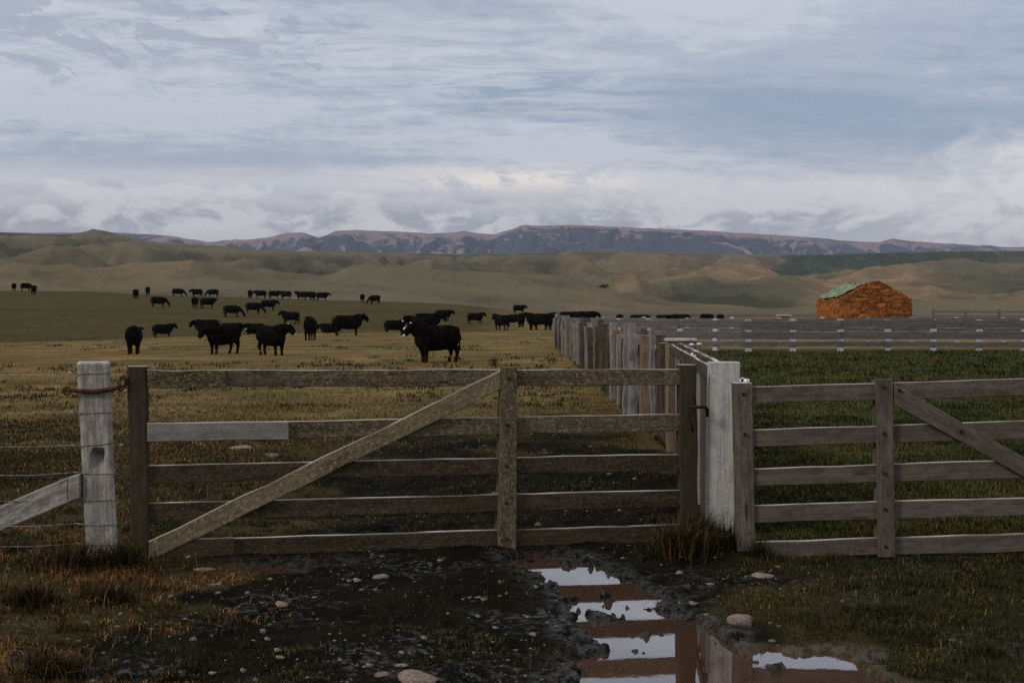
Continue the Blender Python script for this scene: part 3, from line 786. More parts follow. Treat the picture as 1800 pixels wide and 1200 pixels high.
# ------------------------------------------------------------------ right gate
YR = 8.95
rg = empty('side_gate', (1.5, YR, 0))
tag(rg, 'clean brown grey five rail gate with brace running down right, in front of green paddock', 'gate')
n_r = Vector((0, 1, 0))
def rb_(name, a0, b0, a1, b1, off, th, mat=W_rgate, **k):
    o = n_r * off
    return board(name, P(*a0, YR) + o, P(*b0, YR) + o, P(*a1, YR) + o, P(*b1, YR) + o, n_r * th, mat, rg, **k)
rb_('stile', (1289, 673), (1322, 673), (1296, 968), (1327, 968), -.02, .10, ch=.006)
rb_('stile', (1537, 666), (1567, 666), (1542, 977), (1572, 977), -.036, .036)
rb_('stile', (1537, 670), (1567, 670), (1542, 975), (1572, 975), .041, .034)
rb_('stile', (2236, 652), (2272, 652), (2240, 960), (2276, 960), -.02, .10)
for (t0, b0, t1, b1) in [(680, 709, 665.5, 696), (755.5, 786, 739.5, 771), (824, 855, 808, 840), (888.5, 919, 875, 906), (953, 981, 938, 970)]:
    sl_t = (t1 - t0) / 490; sl_b = (b1 - b0) / 490
    rb_('rail', (1306, t0), (1306, b0), (2255, t0 + sl_t * 949), (2255, b0 + sl_b * 949), .002, .036, jit=.0015)
rb_('brace', (1569, 674.5), (1569, 709), (2086, 965), (2086, 1000), -.034, .034)
for px, py in ((1550, 679), (1578, 685), (1686, 757), (1551, 760), (1552, 830), (1553, 893), (1554, 958), (1306, 692), (1308, 762)):
    bolt(px, py, YR, -.036 if px != 1306 and px != 1308 else -.02, n_r, rg)
c_ = P(1313, 670, YR)
tube('latch_pin', [c_ + Vector((0, .02, -.03)), c_ + Vector((0, .02, .012)), c_ + Vector((.0, .02, .016))], [.012, .022, .012], M_bright, rg, sides=10)
tube('latch_ring', ring_pts(P(1306, 669, YR) + Vector((0, .02, 0)), .016), .006, M_bright, rg, closed=True)

# ------------------------------------------------------------------ close-boarded yard fence running away
yf = empty('paling_fence', (1.9, 15.2, 0))
tag(yf, 'long fence of rough split palings in grey and brown, running away from the white post', 'paling fence')
def prism(name, x0, x1, y0, y1, z0, z1, mat, par, lean=0.0, jit=.006, seg=.3):
    """upright piece: the faces towards -y and -x are seen"""
    l = Vector((lean, 0, 0))
    return board(name, Vector((x0, y0, z1)) + l, Vector((x1, y0, z1)) + l, (x0, y0, z0), (x1, y0, z0), (0, y1 - y0, 0), mat, par, seg=seg, jit=jit, ch=.008)
FX = lambda y: 1.92 + 0.05 * math.sin(y * 0.21)
prism('corner_post', 1.73, 2.04, 15.1, 15.4, 0, 1.245, W_pal[2], yf)
prism('cap_board', 1.715, 2.055, 15.08, 15.42, 1.248, 1.272, W_white, yf, seg=.1, jit=.001)
tube('wire_tie', [Vector((1.725, 15.09, 1.18)), Vector((2.045, 15.09, 1.19)), Vector((2.045, 15.41, 1.18)), Vector((1.725, 15.41, 1.18)), Vector((1.725, 15.09, 1.18))], .004, M_wire, yf, sides=5)
y = 15.9; npal = 0
while y < 57:
    wd = random.uniform(.10, .19); dp = random.uniform(.05, .17) + (0.02 if random.random() < .3 else 0)
    mat = random.choices(W_pal, (5, 5, 1.6))[0]
    prism('paling', FX(y) - dp, FX(y), y, y + wd, gz(FX(y), y) - .05, random.choice((1.05, 1.16, 1.2, 1.24, 1.3, 1.36)) + random.uniform(-.03, .03), mat, yf, random.uniform(-.05, .05), .008, .25)
    y += random.uniform(.42, .80); npal += 1
for k, (z0, z1) in enumerate([(.16, .36), (.54, .74), (.92, 1.08)]):
    for q in range(6):
        ya, yb = 15.4 + q * 7, 15.4 + q * 7 + 6.98
        xa, xb = FX(ya), FX(yb)
        board('rail', (xa + .004, ya, z1), (xa + .004, ya, z0), (xb + .004, yb, z1), (xb + .004, yb, z0), (.045, 0, 0), random.choice([W_yard, W_yard, W_pal[1]]), yf, seg=.7, jit=.006)
tube('bird_wire', [(1.86, 50 - 2.2 * k, 1.30 + .01 * math.sin(k)) for k in range(16)], .004, M_wire, yf, sides=5)
# part between the white post and the corner post
ax, ay, bx, by = 1.44, 9.72, 1.80, 15.1
fd = Vector((bx - ax, by - ay, 0)).normalized(); fnl = Vector((fd.y, -fd.x, 0))
s_ = 0.0
while s_ < 5.3:
    wd = random.uniform(.16, .24)
    p0 = Vector((ax, ay, 0)) + fd * s_ - fnl * random.uniform(.0, .012); p1 = p0 + fd * wd
    zt = random.uniform(1.12, 1.17)
    board('paling', p0 + Vector((0, 0, zt)), p1 + Vector((0, 0, zt)), p0 + Vector((0, 0, -.03)), p1 + Vector((0, 0, -.03)), fnl * .035, random.choices(W_pal, (2, 5, 1))[0], yf, seg=.25, jit=.003)
    s_ += wd + random.uniform(.004, .03)
for o_, z1, hh in ((.04, 1.222, .12), (-.045, 1.205, .10), (.04, .75, .12), (.04, .3, .12)):
    p0 = Vector((ax, ay, z1)) + fnl * o_ + fd * .0; p1 = Vector((bx, by, z1 + .005)) + fnl * o_
    board('rail', p0, p0 - Vector((0, 0, hh)), p1, p1 - Vector((0, 0, hh)), fnl * .04 if o_ > 0 else fnl * .03, W_pal[1] if z1 > 1 else W_yard, yf, seg=.4, jit=.003)
for px, py, Yb in ((1216, 606, 14.6), (1229, 605, 14.4), (1219, 623, 12.6), (1222, 627, 12.2)):
    c_ = P(px, py, Yb)
    tube('insulator', [c_ + Vector((0, 0, -.035)), c_ + Vector((0, 0, -.012)), c_, c_ + Vector((0, 0, .018))], [.014, .02, .033, .02], M_bright, yf, sides=9)

# ------------------------------------------------------------------ post-and-rail stock yard fences
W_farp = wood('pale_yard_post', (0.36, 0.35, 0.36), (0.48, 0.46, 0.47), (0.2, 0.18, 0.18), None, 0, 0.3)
def rail_fence(pts, label, spacing, rails, ph, pw=.22, postmat=W_farp, railmat=W_far, grp='rail fences of the stock yards'):
    r = empty('rail_fence', Vector((*pts[0], 0)))
    tag(r, label, 'rail fence', grp)
    for kseg, (a, b_) in enumerate(zip(pts[:-1], pts[1:])):
        a = Vector((*a, 0)); b_ = Vector((*b_, 0)); last_ = b_ if kseg == len(pts) - 2 else None; L = (b_ - a).length; d = (b_ - a) / L; nn = Vector((-d.y, d.x, 0))
        n = max(1, round(L / spacing))
        for i in range(n + 1 if b_ is last_ else n):
            p = a + d * (L * i / n + random.uniform(-.06, .06)); z = gz(p.x, p.y)
            q0 = p - d * pw / 2 + nn * .002; q1 = p + d * pw / 2 + nn * .002
            h = ph + random.uniform(-.03, .03)
            board('post', q0 + Vector((0, 0, z + h)), q1 + Vector((0, 0, z + h)), q0 + Vector((0, 0, z - .05)), q1 + Vector((0, 0, z - .05)), nn * .16, postmat, r, seg=.4, jit=.004)
        nb_ = max(1, round(n / 2))
        for (z1, z0) in rails:
            for k in range(nb_):
                p0 = a + d * (L * k / nb_ + .004 - (.3 if kseg and k == 0 else 0)); p1 = a + d * (L * (k + 1) / nb_ - .004)
                zz0, zz1 = gz(p0.x, p0.y), gz(p1.x, p1.y)
                j0, j1 = random.uniform(-.025, .025), random.uniform(-.025, .025)
                o_ = nn * -.045
                board('rail', p0 + o_ + Vector((0, 0, zz0 + z1 + j0)), p0 + o_ + Vector((0, 0, zz0 + z0 + j0)), p1 + o_ + Vector((0, 0, zz1 + z1 + j1)), p1 + o_ + Vector((0, 0, zz1 + z0 + j1)), nn * .04, railmat, r, seg=.6, jit=.007)
    return r
R3 = [(1.14, .85), (.72, .49), (.36, .17)]
rail_fence([(2.0, 57.2), (8.7, 50.2), (25.5, 49.6)], 'nearest grey rail fence with pale posts along the far side of green paddock', 1.76, R3, 1.16)
rail_fence([(2.4, 66), (12, 61.5), (32, 61)], 'second grey rail fence just behind the pale posted one', 2.1, [(1.12, .98), (.66, .52), (.30, .18)], 1.15, .16, W_farp, W_far)
rail_fence([(34.5, 112), (44, 108), (60, 108)], 'dark broken rail fence to the right of the haystack', 2.6, [(1.35, 1.2), (.98, .8), (.55, .4)], 1.45, .2, W_yard, W_yard)

# ------------------------------------------------------------------ haystack of bales
HX0, HX1, HY0, HY1 = 37.4, 45.35, 155, 168.0
hs = empty('haystack', ((HX0 + HX1) / 2, HY0, 0))
tag(hs, 'big gabled stack of orange brown hay bales beyond the rail fences', 'haystack')
M_hay, t, b = material('hay_bales')
pos = t.coord('Object'); rr = t.attr('bale')[0]
n1 = t.noise(pos, 3.0, 6, 0.7); n2 = t.noise(t.mapping(pos, (1, 1, 6)), 2.0, 5, 0.7)
col = t.mix(t.ss(n1, 0.34, 0.66), (0.21, 0.070, 0.019), (0.44, 0.162, 0.044))
col = t.mix(t.m('MULTIPLY', t.ss(n2, 0.54, 0.72), 0.5), col, (0.11, 0.036, 0.011))
col = t.mix(0.85, col, rr, 'MULTIPLY')
t.l.new(col, b.inputs['Base Color'])
t.l.new(t.bump(t.m('ADD', n1, n2), 1.0, 0.12), b.inputs['Normal'])
V, Fc, BC = [], [], []
gz_h = gz(41, 155)
def bale(cx, cy, cz, sx, sy, sz, tone):
    b0 = len(V); q = .05
    rz = random.gauss(0, .03); cs, sn = math.cos(rz), math.sin(rz)
    # chamfered block, bulging a little
    for zz_, inset in ((-.5, .03), (-.36, 0), (.36, 0), (.5, .03)):
        for (ux, uy) in ((-1, -1), (0, -1.06), (1, -1), (1.04, 0), (1, 1), (0, 1.06), (-1, 1), (-1.04, 0)):
            X_ = ux * (sx / 2 - inset) + random.gauss(0, q * .6); Y_ = uy * (sy / 2 - inset) + random.gauss(0, q * .6)
            V.append((cx + X_ * cs - Y_ * sn, cy + X_ * sn + Y_ * cs, cz + zz_ * sz + random.gauss(0, .012))); BC.append(tone)
    for l in range(3):
        for k in range(8):
            Fc.append((b0 + l * 8 + k, b0 + l * 8 + (k + 1) % 8, b0 + l * 8 + 8 + (k + 1) % 8, b0 + l * 8 + 8 + k))
    Fc.append(tuple(b0 + k for k in range(7, -1, -1))); Fc.append(tuple(b0 + 24 + k for k in range(8)))
BH = 0.41; wallh = 2.38
xc = (HX0 + HX1) / 2 - 0.0
row = 0; z = gz_h + BH / 2 - .03
while True:
    h = z - gz_h
    half = (HX1 - HX0) / 2 - 0.22 * (h / wallh) ** 3 - .05 * (1 - h / wallh)
    apex = 4.42
    if h > wallh: half = (HX1 - HX0) / 2 * (1 - (h - wallh) / (apex - wallh)) ** 0.92 * .95 + .12
    if h > apex - .05 or half < .3: break
    bl = .95; n = max(1, round(2 * half / bl)); off = (row % 2) * .5
    for iy in range(14):
        y = HY0 + .48 + iy * (HY1 - HY0 - .9) / 13
        inner = 0 < iy < 13
        for k in range(n):
            if inner and 0 < k < n - 1 and h < wallh: continue
            x = xc - half + (k + .5) * 2 * half / n
            g = random.choice((.72, .86, 1.0, 1.1, 1.18, .95)); tone = (g, g * random.uniform(.9, 1.06), g * random.uniform(.8, 1.1), 1)
            jx = random.gauss(0, .035); jy = random.gauss(0, .05)
            bale(x + jx, y + jy + (.25 * off if iy else 0) * 0, z + random.gauss(0, .012), 2 * half / n * 1.10, (HY1 - HY0) / 13.0, BH * (1.12 if h < wallh - .3 else .7), tone)
    row += 1; z += BH if h < wallh - .3 else BH * .55
me_v = np.array([tuple(v) for v in V])
o = mesh_obj('bale_pile', V, Fc, M_hay, hs)
vcol(o, 'bale', np.array(BC))
# green tarpaulin on the left roof slope
M_tarp, t, b = material('green_tarpaulin')
n1 = t.noise(t.coord('Object'), 1.3, 5, 0.6, 0.6)
t.l.new(t.mix(t.ss(n1, .42, .58), (0.10, 0.135, 0.062), (0.24, 0.28, 0.165)), b.inputs['Base Color']); b.inputs['Roughness'].default_value = .5
t.l.new(t.bump(n1, .6, .15), b.inputs['Normal'])
nu, nv = 14, 18; V, Fc = [], []
for i in range(nu + 1):
    for j in range(nv + 1):
        u, v = i / nu, j / nv
        h = wallh + .10 + .10 * math.sin(v * 9) + u * (4.1 + .08 * math.sin(v * 13) - wallh)
        half = (HX1 - HX0) / 2 * (1 - min(.999, (h - wallh) / (4.42 - wallh))) ** 0.92 * .95 + .12
        yy = HY0 + 2.6 - .5 * u + .25 * math.sin(u * 9) + v * (HY1 - HY0 - 2.9)
        V.append((xc - half - .22 + (.1 if u > .9 else 0) + .03 * math.sin(v * 23 + u * 3), yy, gz_h + h + .16 + .05 * math.sin(v * 17 + u * 5) + .05 * math.sin(u * 17 + v * 4) + .02))
for i in range(nu):
    for j in range(nv):
        a = i * (nv + 1) + j; Fc.append((a, a + 1, a + nv + 2, a + nv + 1))
o = mesh_obj('tarpaulin', V, Fc, M_tarp, hs, True)
sm = o.modifiers.new('thick', 'SOLIDIFY'); sm.thickness = .03

# low feed bin with a white lid, left of the stack
fb = empty('feed_bin', (26.4, 132, 0)); z0 = gz(26.4, 132)
tag(fb, 'small brown bin with white flat lid standing left of the haystack', 'feed bin')
def box(name, x0, x1, y0, y1, za, zb, mat, par, ch=.02):
    return board(name, (x0, y0, zb), (x1, y0, zb), (x0, y0, za), (x1, y0, za), (0, y1 - y0, 0), mat, par, seg=.3, jit=.004, ch=ch)
box('body', 25.85, 26.85, 132, 133, z0 + .12, z0 + .78, W_pal[2], fb)
box('lid', 25.72, 26.98, 131.88, 133.12, z0 + .785, z0 + .92, W_white, fb)
for lx in (25.95, 26.75): box('leg', lx - .05, lx + .05, 132.1, 132.2, z0 - .03, z0 + .118, W_yard, fb, .01)

# ------------------------------------------------------------------ cattle
M_cow, t, b = material('black_hide')
n1 = t.noise(t.coord('Object'), 5.0, 4, 0.6); lz = t.sep(t.coord('Object'))[2]
col = t.mix(t.ss(n1, .4, .65), (0.003, 0.0027, 0.0024), (0.008, 0.006, 0.0045))
col = t.mix(t.m('MULTIPLY', t.ss(lz, .42, .12), .7), col, (0.030, 0.011, 0.005))
t.l.new(col, b.inputs['Base Color']); b.inputs['Roughness'].default_value = .9; b.inputs['Specular IOR Level'].default_value = .02
M_cowhite, t, b = material('white_hide'); b.inputs['Base Color'].default_value = (.62, .58, .53, 1)
M_horn, t, b = material('grey_hoof'); b.inputs['Base Color'].default_value = (.05, .04, .03, 1)

def loft(bm, secs, sides=12, box=1.0):
    """secs: (centre, half-vertical a, half-lateral b); ellipses square to the path"""
    pts = [Vector(s_[0]) for s_ in secs]; prev = None; rings = []
    cb = lambda v: math.copysign(abs(v) ** box, v)
    for i, s_ in enumerate(secs):
        d = (pts[min(i + 1, len(pts) - 1)] - pts[max(i - 1, 0)]).normalized()
        lat = Vector((-d.y, d.x, 0))
        lat = lat.normalized() if lat.length > .3 else (prev or Vector((0, 1, 0)))
        prev = lat; up = d.cross(lat)
        rings.append([bm.verts.new(pts[i] + lat * (s_[2] * cb(math.cos(2 * math.pi * k / sides))) + up * (s_[1] * cb(math.sin(2 * math.pi * k / sides)))) for k in range(sides)])
    for r0, r1 in zip(rings[:-1], rings[1:]):
        for k in range(sides):
            bm.faces.new((r0[k], r0[(k + 1) % sides], r1[(k + 1) % sides], r1[k]))
    bm.faces.new(rings[0][::-1]); bm.faces.new(rings[-1])

def make_cow(kind, turn=0.0, white=None, seed=0):
    bm = bmesh.new(); rd = random.Random(seed)
    loft(bm, [((-.79, 0, .88), .15, .13), ((-.76, 0, .86), .255, .21), ((-.62, 0, .81), .325, .275), ((-.38, 0, .765), .365, .30), ((-.08, 0, .735), .385, .34),
              ((.18, 0, .73), .39, .33), ((.40, 0, .745), .375, .28), ((.53, 0, .79), .32, .22), ((.61, 0, .84), .23, .16)], 18, .84)
    if kind == 'graze':
        nk = [((.46, 0, .84), .24, .16), ((.68, 0, .76), .19, .12), ((.86, 0, .58), .15, .10), ((.98, 0, .42), .125, .095)]
        hd = [((.95, 0, .46), .10, .09), ((1.03, 0, .36), .125, .105), ((1.09, 0, .22), .105, .09), ((1.12, 0, .09), .08, .075), ((1.12, 0, .03), .055, .06)]
    elif kind == 'low':
        nk = [((.40, 0, .85), .31, .20), ((.60, 0, .89), .25, .155), ((.76, 0, .91), .20, .13)]
        hd = [((.74, 0, .99), .10, .11), ((.84, 0, .96), .155, .135), ((.97, 0, .84), .135, .115), ((1.06, 0, .71), .105, .10), ((1.10, 0, .66), .075, .08)]
    else:
        nk = [((.42, 0, .88), .30, .19), ((.60, 0, .96), .25, .155), ((.74, 0, 1.02), .20, .13)]
        hd = [((.71, 0, 1.12), .10, .11), ((.81, 0, 1.09), .155, .135), ((.95, 0, .97), .135, .115), ((1.05, 0, .84), .105, .10), ((1.09, 0, .79), .075, .08)]
    piv = Vector((.5, 0, 0))
    def tw(p, f):
        p = Vector(p); q = p - piv; a = turn * f
        return piv + Vector((q.x * math.cos(a) - q.y * math.sin(a), q.x * math.sin(a) + q.y * math.cos(a), q.z))
    nk = [(tw(c_, .2 + .5 * i / max(1, len(nk) - 1)), a, b_) for i, (c_, a, b_) in enumerate(nk)]
    hb = tw(hd[0][0], .75)
    a = turn * 1.25
    hd2 = []
    for c_, p, q in hd:
        v = Vector(c_) - Vector(hd[0][0]); hd2.append((hb + Vector((v.x * math.cos(a) - v.y * math.sin(a), v.x * math.sin(a) + v.y * math.cos(a), v.z)), p, q))
    loft(bm, nk, 12); loft(bm, hd2, 12)
    hdir = Vector((math.cos(a), math.sin(a), 0)); hlat = Vector((-math.sin(a), math.cos(a), 0))
    for sg in (-1, 1):                                       # ears
        e0 = hd2[1][0] + hlat * sg * .08 + Vector((0, 0, .06)) - hdir * .02
        loft(bm, [(e0, .04, .03), (e0 + hlat * sg * .10 + Vector((0, 0, .0)), .07, .032), (e0 + hlat * sg * .19 + Vector((0, 0, -.03)), .045, .028), (e0 + hlat * sg * .23 + Vector((0, 0, -.04)), .02, .02)], 8)
    st = {'walk': (.16, -.10, -.14, .12)}.get(kind, (rd.uniform(-.02, .05), rd.uniform(-.08, .0), rd.uniform(-.08, 0), rd.uniform(.0, .10)))
    for sg, o1, o2 in ((1, st[0], st[2]), (-1, st[1], st[3])):
        fx = .43
        loft(bm, [((fx, sg * .15, .70), .16, .10), ((fx + .01, sg * .16, .55), .135, .095), ((fx + o1 * .4, sg * .15, .42), .095, .08), ((fx + o1 * .6, sg * .145, .34), .078, .070), ((fx + o1 * .8, sg * .14, .22), .058, .054),
                  ((fx + o1, sg * .14, .10), .058, .054), ((fx + o1 + .015, sg * .14, .05), .062, .055), ((fx + o1 + .02, sg * .14, .0), .068, .060)], 9)
        hx = -.56
        loft(bm, [((hx - .02, sg * .15, .80), .22, .12), ((hx + .02, sg * .17, .62), .19, .11), ((hx + .0 + o2 * .3, sg * .16, .48), .125, .085), ((hx - .10 + o2 * .6, sg * .15, .37), .088, .070), ((hx - .10 + o2 * .8, sg * .145, .24), .060, .055),
                  ((hx - .06 + o2, sg * .145, .10), .058, .054), ((hx - .04 + o2, sg * .145, .05), .062, .055), ((hx - .03 + o2, sg * .145, .0), .068, .060)], 9)
    loft(bm, [((-.74, 0, 1.06), .04, .04), ((-.84, 0, 1.02), .035, .035), ((-.87, .01, .80), .025, .025), ((-.86, .02, .55), .025, .025), ((-.85, .02, .45), .05, .045), ((-.85, .02, .33), .03, .03)], 7)
    if kind != 'graze': loft(bm, [((.34, 0, .48), .10, .07), ((.52, 0, .55), .13, .06), ((.64, 0, .72), .12, .05), ((.70, 0, .86), .08, .05)], 9)     # dewlap and brisket
    if seed % 2: loft(bm, [((-.40, 0, .50), .12, .12), ((-.40, 0, .42), .10, .11), ((-.40, 0, .38), .05, .05)], 9)   # udder
    me = bpy.data.meshes.new('cow'); bm.to_mesh(me); bm.free()
    o = bpy.data.objects.new('cow_tmp', me); COL.objects.link(o)
    r = o.modifiers.new('r', 'REMESH'); r.mode = 'VOXEL'; r.voxel_size = .02
    s_ = o.modifiers.new('s', 'SMOOTH'); s_.iterations = 5; s_.factor = .5
    dg = bpy.context.evaluated_depsgraph_get(); dg.update()
    m2 = bpy.data.meshes.new_from_object(o.evaluated_get(dg)); m2.name = 'cow'
    bpy.data.objects.remove(o)
    m2.materials.clear(); m2.materials.append(M_cow); m2.materials.append(M_cowhite)
    m2.polygons.foreach_set('use_smooth', [True] * len(m2.polygons))
    if white:
        h0, h1 = hd2[0][0], hd2[-1][0]; axv = (h1 - h0); L = axv.length; axv /= L
        upv = axv.cross(hlat); upv = -upv if upv.z < 0 else upv
        for p in m2.polygons:
            v = p.center - h0; tt = v.dot(axv) / L; la_ = v.dot(hlat); uu = v.dot(upv)
            if (v - axv * v.dot(axv)).length > .17 or tt < -.3 or tt > 1.3: continue
            if white == 'face' and ((.05 < tt < .38 and abs(la_) < .075 and uu > .02) or tt > .93): p.material_index = 1
            if white == 'blaze' and ((.05 < tt < .66 and abs(la_) < .078 and uu > .015) or (.80 < tt < 1.08 and uu < .03)): p.material_index = 1
    return m2
COWS = {'stand': make_cow('stand', 0, None, 1), 'standr': make_cow('stand', .75, None, 2), 'standl': make_cow('stand', -.75, None, 3),
        'graze': make_cow('graze', .1, None, 4), 'low': make_cow('low', -.2, None, 5), 'walk': make_cow('walk', .1, None, 6),
        'near': make_cow('stand', -.45, 'blaze', 7), 'wface': make_cow('stand', .7, 'face', 8), 'wfacel': make_cow('low', -.8, 'face', 9)}
_cow0 = {}
def cow(px, D, head, kind, label, sc_=1.0, group='black cattle on the pasture'):
    x = (px - 900) / F * D; x = x * 1.0
    z = gz(x, D)
    azr = math.atan2(x, D)
    o = bpy.data.objects.new('cow', COWS[kind]); COL.objects.link(o)
    o.location = (x, D, z - .012); o.rotation_euler = (0, 0, R(head) - azr); o.scale = (sc_,) * 3
    tag(o, label, 'cow', group)
    return o
# heading: 0 = facing right, 180 = left, 90 = away, -90 = towards the camera
cow(766, 40.2, 214, 'near', 'large nearest black cow with white blaze and muzzle, in profile facing left', .98)
cow(235, 47.4, 86, 'low', 'black cow seen from behind alone, above the notched post', .88)
cow(391, 47.2, 224, 'low', 'black cow facing left with lowered muzzle, left of the white patched one', .90)
cow(478, 45.8, -56, 'wface', 'black cow with white marked head turned right, second nearest to gate', .90)
cow(546, 67, 82, 'standr', 'black cow seen end on, standing alone left of the broadside one', .98)
cow(612, 78, 4, 'stand', 'black cow broadside facing right with raised head and gap beneath belly', 1.05)
cow(580, 103, 175, 'low', 'black cow half hidden behind the rump of the broadside cow facing right', .95)
cow(695, 102, 8, 'stand', 'black cow facing right, above and left of the nearest blazed cow', .98)
cow(735, 84, 165, 'wface', 'black cow with white spotted head, just behind the head of nearest cow', .95)
cow(752, 90, 2, 'low', 'black cow facing right, half hidden behind the back of nearest cow', 1.12)
cow(780, 135, 5, 'low', 'dark cow facing right on the rise above the nearest cow', 1.0)
cow(836, 128, -5, 'walk', 'thin legged dark cow walking right alone, right of the nearest cow', .92)
cow(881, 97, 125, 'stand', 'black cow with rump to us, leftmost of the clump near paling fence', .98)
cow(902, 118, 180, 'graze', 'black cow grazing low between two others near paling fence', .95)
cow(916, 113, -85, 'stand', 'black cow seen head on, upright in the clump near paling fence', 1.0)
cow(913, 178, 20, 'low', 'small dark cow farthest back above the clump near paling fence', 1.0)
cow(944, 96, 160, 'stand', 'black cow facing left with raised head, beside end of paling fence', 1.05)
cow(957, 98, -25, 'stand', 'black cow facing right with raised head, touching end of paling fence', 1.05)
G2 = 'black cattle beyond the rail fences'
cow(1000, 120, 12, 'low', 'black cow back showing above the rail fence, nearest to paling fence', 1.1, G2)
cow(1030, 118, 5, 'low', 'long black cow back showing above the rail fence, second from paling fence', 1.15, G2)
for px, D, hd_, kd, lb in [(1089, 112, 85, 'low', 'small black rump alone above the rail fence'),
                           (1127, 112, 165, 'low', 'black cow above the rail fence left of the three close backs'),
                           (1160, 110, 100, 'low', 'left one of the three close black backs above the rail fence'),
                           (1178, 112, 20, 'low', 'middle one of the three close black backs above the rail fence'),
                           (1197, 112, 160, 'low', 'right one of the three close black backs above the rail fence'),
                           (1241, 118, 60, 'low', 'black back above the rail fence, first left of the white lidded bin'),
                           (1266, 122, 100, 'graze', 'lowest small black back above the rail fence before the white lidded bin')]:
    cow(px, D, hd_, kd, lb, .93 + random.uniform(-.03, .03), G2)
# behind the fold on the left
cow(287, 100, 4, 'stand', 'black cow facing right with legs hidden by the fold, above the notched post', .92)
cow(363, 74, 175, 'low', 'black cow hidden behind the head of cow facing left', .85)
cow(408, 92, 5, 'wfacel', 'black cow facing right with white face, rear pair above cow facing left', .98)
cow(447, 94, 176, 'low', 'black cow facing left, right one of the rear pair nose to nose', .92)
# on the far rise
for px, D, hd_, kd, lb in [
    (280, 150, -15, 'graze', 'dark cow heading downhill to the right, largest on the left slope'),
    (239, 172, 80, 'low', 'dark cow seen end on, leftmost below the crest row'),
    (260, 198, 90, 'low', 'dark cow end on at the crest, above the downhill cow'),
    (314, 196, 0, 'graze', 'dark cow grazing right on the crest, left of the broad one'),
    (346, 196, 178, 'low', 'broad dark cow on the crest facing left'),
    (374, 203, 170, 'graze', 'dark cow grazing left on the crest, right of the broad one'),
    (343, 152, 88, 'low', 'dark cow end on below the broad crest cow'),
    (366, 152, 20, 'wfacel', 'white faced dark cow below the crest, beside one seen end on'),
    (409, 133, -8, 'graze', 'dark cow grazing right midway down the slope'),
    (447, 142, -5, 'graze', 'small dark cow grazing below the crest, right of the grazing larger one'),
    (473, 152, 10, 'low', 'dark cow facing right below the crest pair'),
    (510, 127, 178, 'walk', 'lowest small dark cow alone on the slope, above the end on cow'),
    (440, 200, 90, 'graze', 'narrow dark cow on the crest, start of the middle row'),
    (458, 198, 175, 'low', 'dark cow on the crest, second in the middle row'),
    (483, 196, 2, 'low', 'dark cow on the crest, left of the overlapping long pair'),
    (502, 194, 176, 'low', 'dark cow on the crest, right of the overlapping long pair'),
    (530, 192, 170, 'wface', 'white faced dark cow on the crest facing left'),
    (541, 196, 5, 'wfacel', 'white faced dark cow on the crest facing right'),
    (551, 194, 88, 'low', 'narrow dark cow on the crest between white faced one and last one'),
    (567, 190, 4, 'low', 'dark cow on the crest, right end of the middle row'),
    (637, 188, 95, 'low', 'narrow dark cow of the lone right hand pair on the crest'),
    (658, 184, 178, 'graze', 'grazing dark cow of the lone right hand pair on the crest'),
    (25, 195, 100, 'low', 'dark cow at far left of the crest, left of three'),
    (47, 200, 10, 'graze', 'dark cow at far left of the crest, upper of three'),
    (60, 178, 88, 'low', 'dark cow at far left of the crest, lower right of three')]:
    cow(px, D, hd_ + random.uniform(-1, 1) * (10 if 70 < hd_ < 110 else 34), kd, lb, 1.04)

# ------------------------------------------------------------------ bushes on the hills
M_leaf, t, b = material('dark_scrub_leaves')
t.l.new(t.mix(t.noise(t.geo(), .8, 4, .6), (0.012, 0.018, 0.010), (0.04, 0.05, 0.028)), b.inputs['Base Color'])
M_bark = plain('scrub_bark', (.05, .04, .03), .9)
def bush(px, D, wd, ht, label, n=1500):
    x = (px - 900) / F * D; z = float(hill_z(np.array([x]), np.array([float(D)]))[0]); rg_ = np.random.default_rng(int(px))
    r = empty('scrub_tree', (x, D, z)); tag(r, label, 'tree', 'scrub trees on the hills')
    cl = rg_.normal(0, 1, (9, 3)) * np.array([wd * .30, wd * .25, ht * .16]) + np.array([0, 0, ht * .55])
    pc = cl[rg_.integers(0, 9, n)] + rg_.normal(0, 1, (n, 3)) * np.array([wd * .12, wd * .12, ht * .12])
    pc[:, 2] = np.clip(pc[:, 2], ht * .06, ht)
    a = rg_.normal(0, 1, (n, 3)); b_ = rg_.normal(0, 1, (n, 3)); s_ = ht * .05
    a /= np.linalg.norm(a, axis=1)[:, None]; b_ /= np.linalg.norm(b_, axis=1)[:, None]
    V = np.stack([pc - a * s_, pc + b_ * s_, pc + a * s_, pc - b_ * s_], 1).reshape(-1, 3)
    o = np_mesh('crown', V, np.arange(4 * n).reshape(n, 4), M_leaf, False); o.parent = r
    tube('trunk', [Vector((x, D, z - .3)), Vector((x + .05, D, z + ht * .3)), Vector((x - .1, D, z + ht * .6))], [ht * .04, ht * .03, ht * .015], M_bark, r)
bush(1052, 900, 5.5, 4.0, 'dark scrub tree alone on the middle hill, left of the tan field')
bush(1061, 905, 3.6, 3.2, 'smaller scrub tree touching the right side of the lone hill tree')
bush(1776, 1900, 7, 11, 'dark scrub tree on the green hill at the right edge')
bush(283, 2150, 7, 10, 'tiny dark scrub tree on the left hill below the pointed peak')

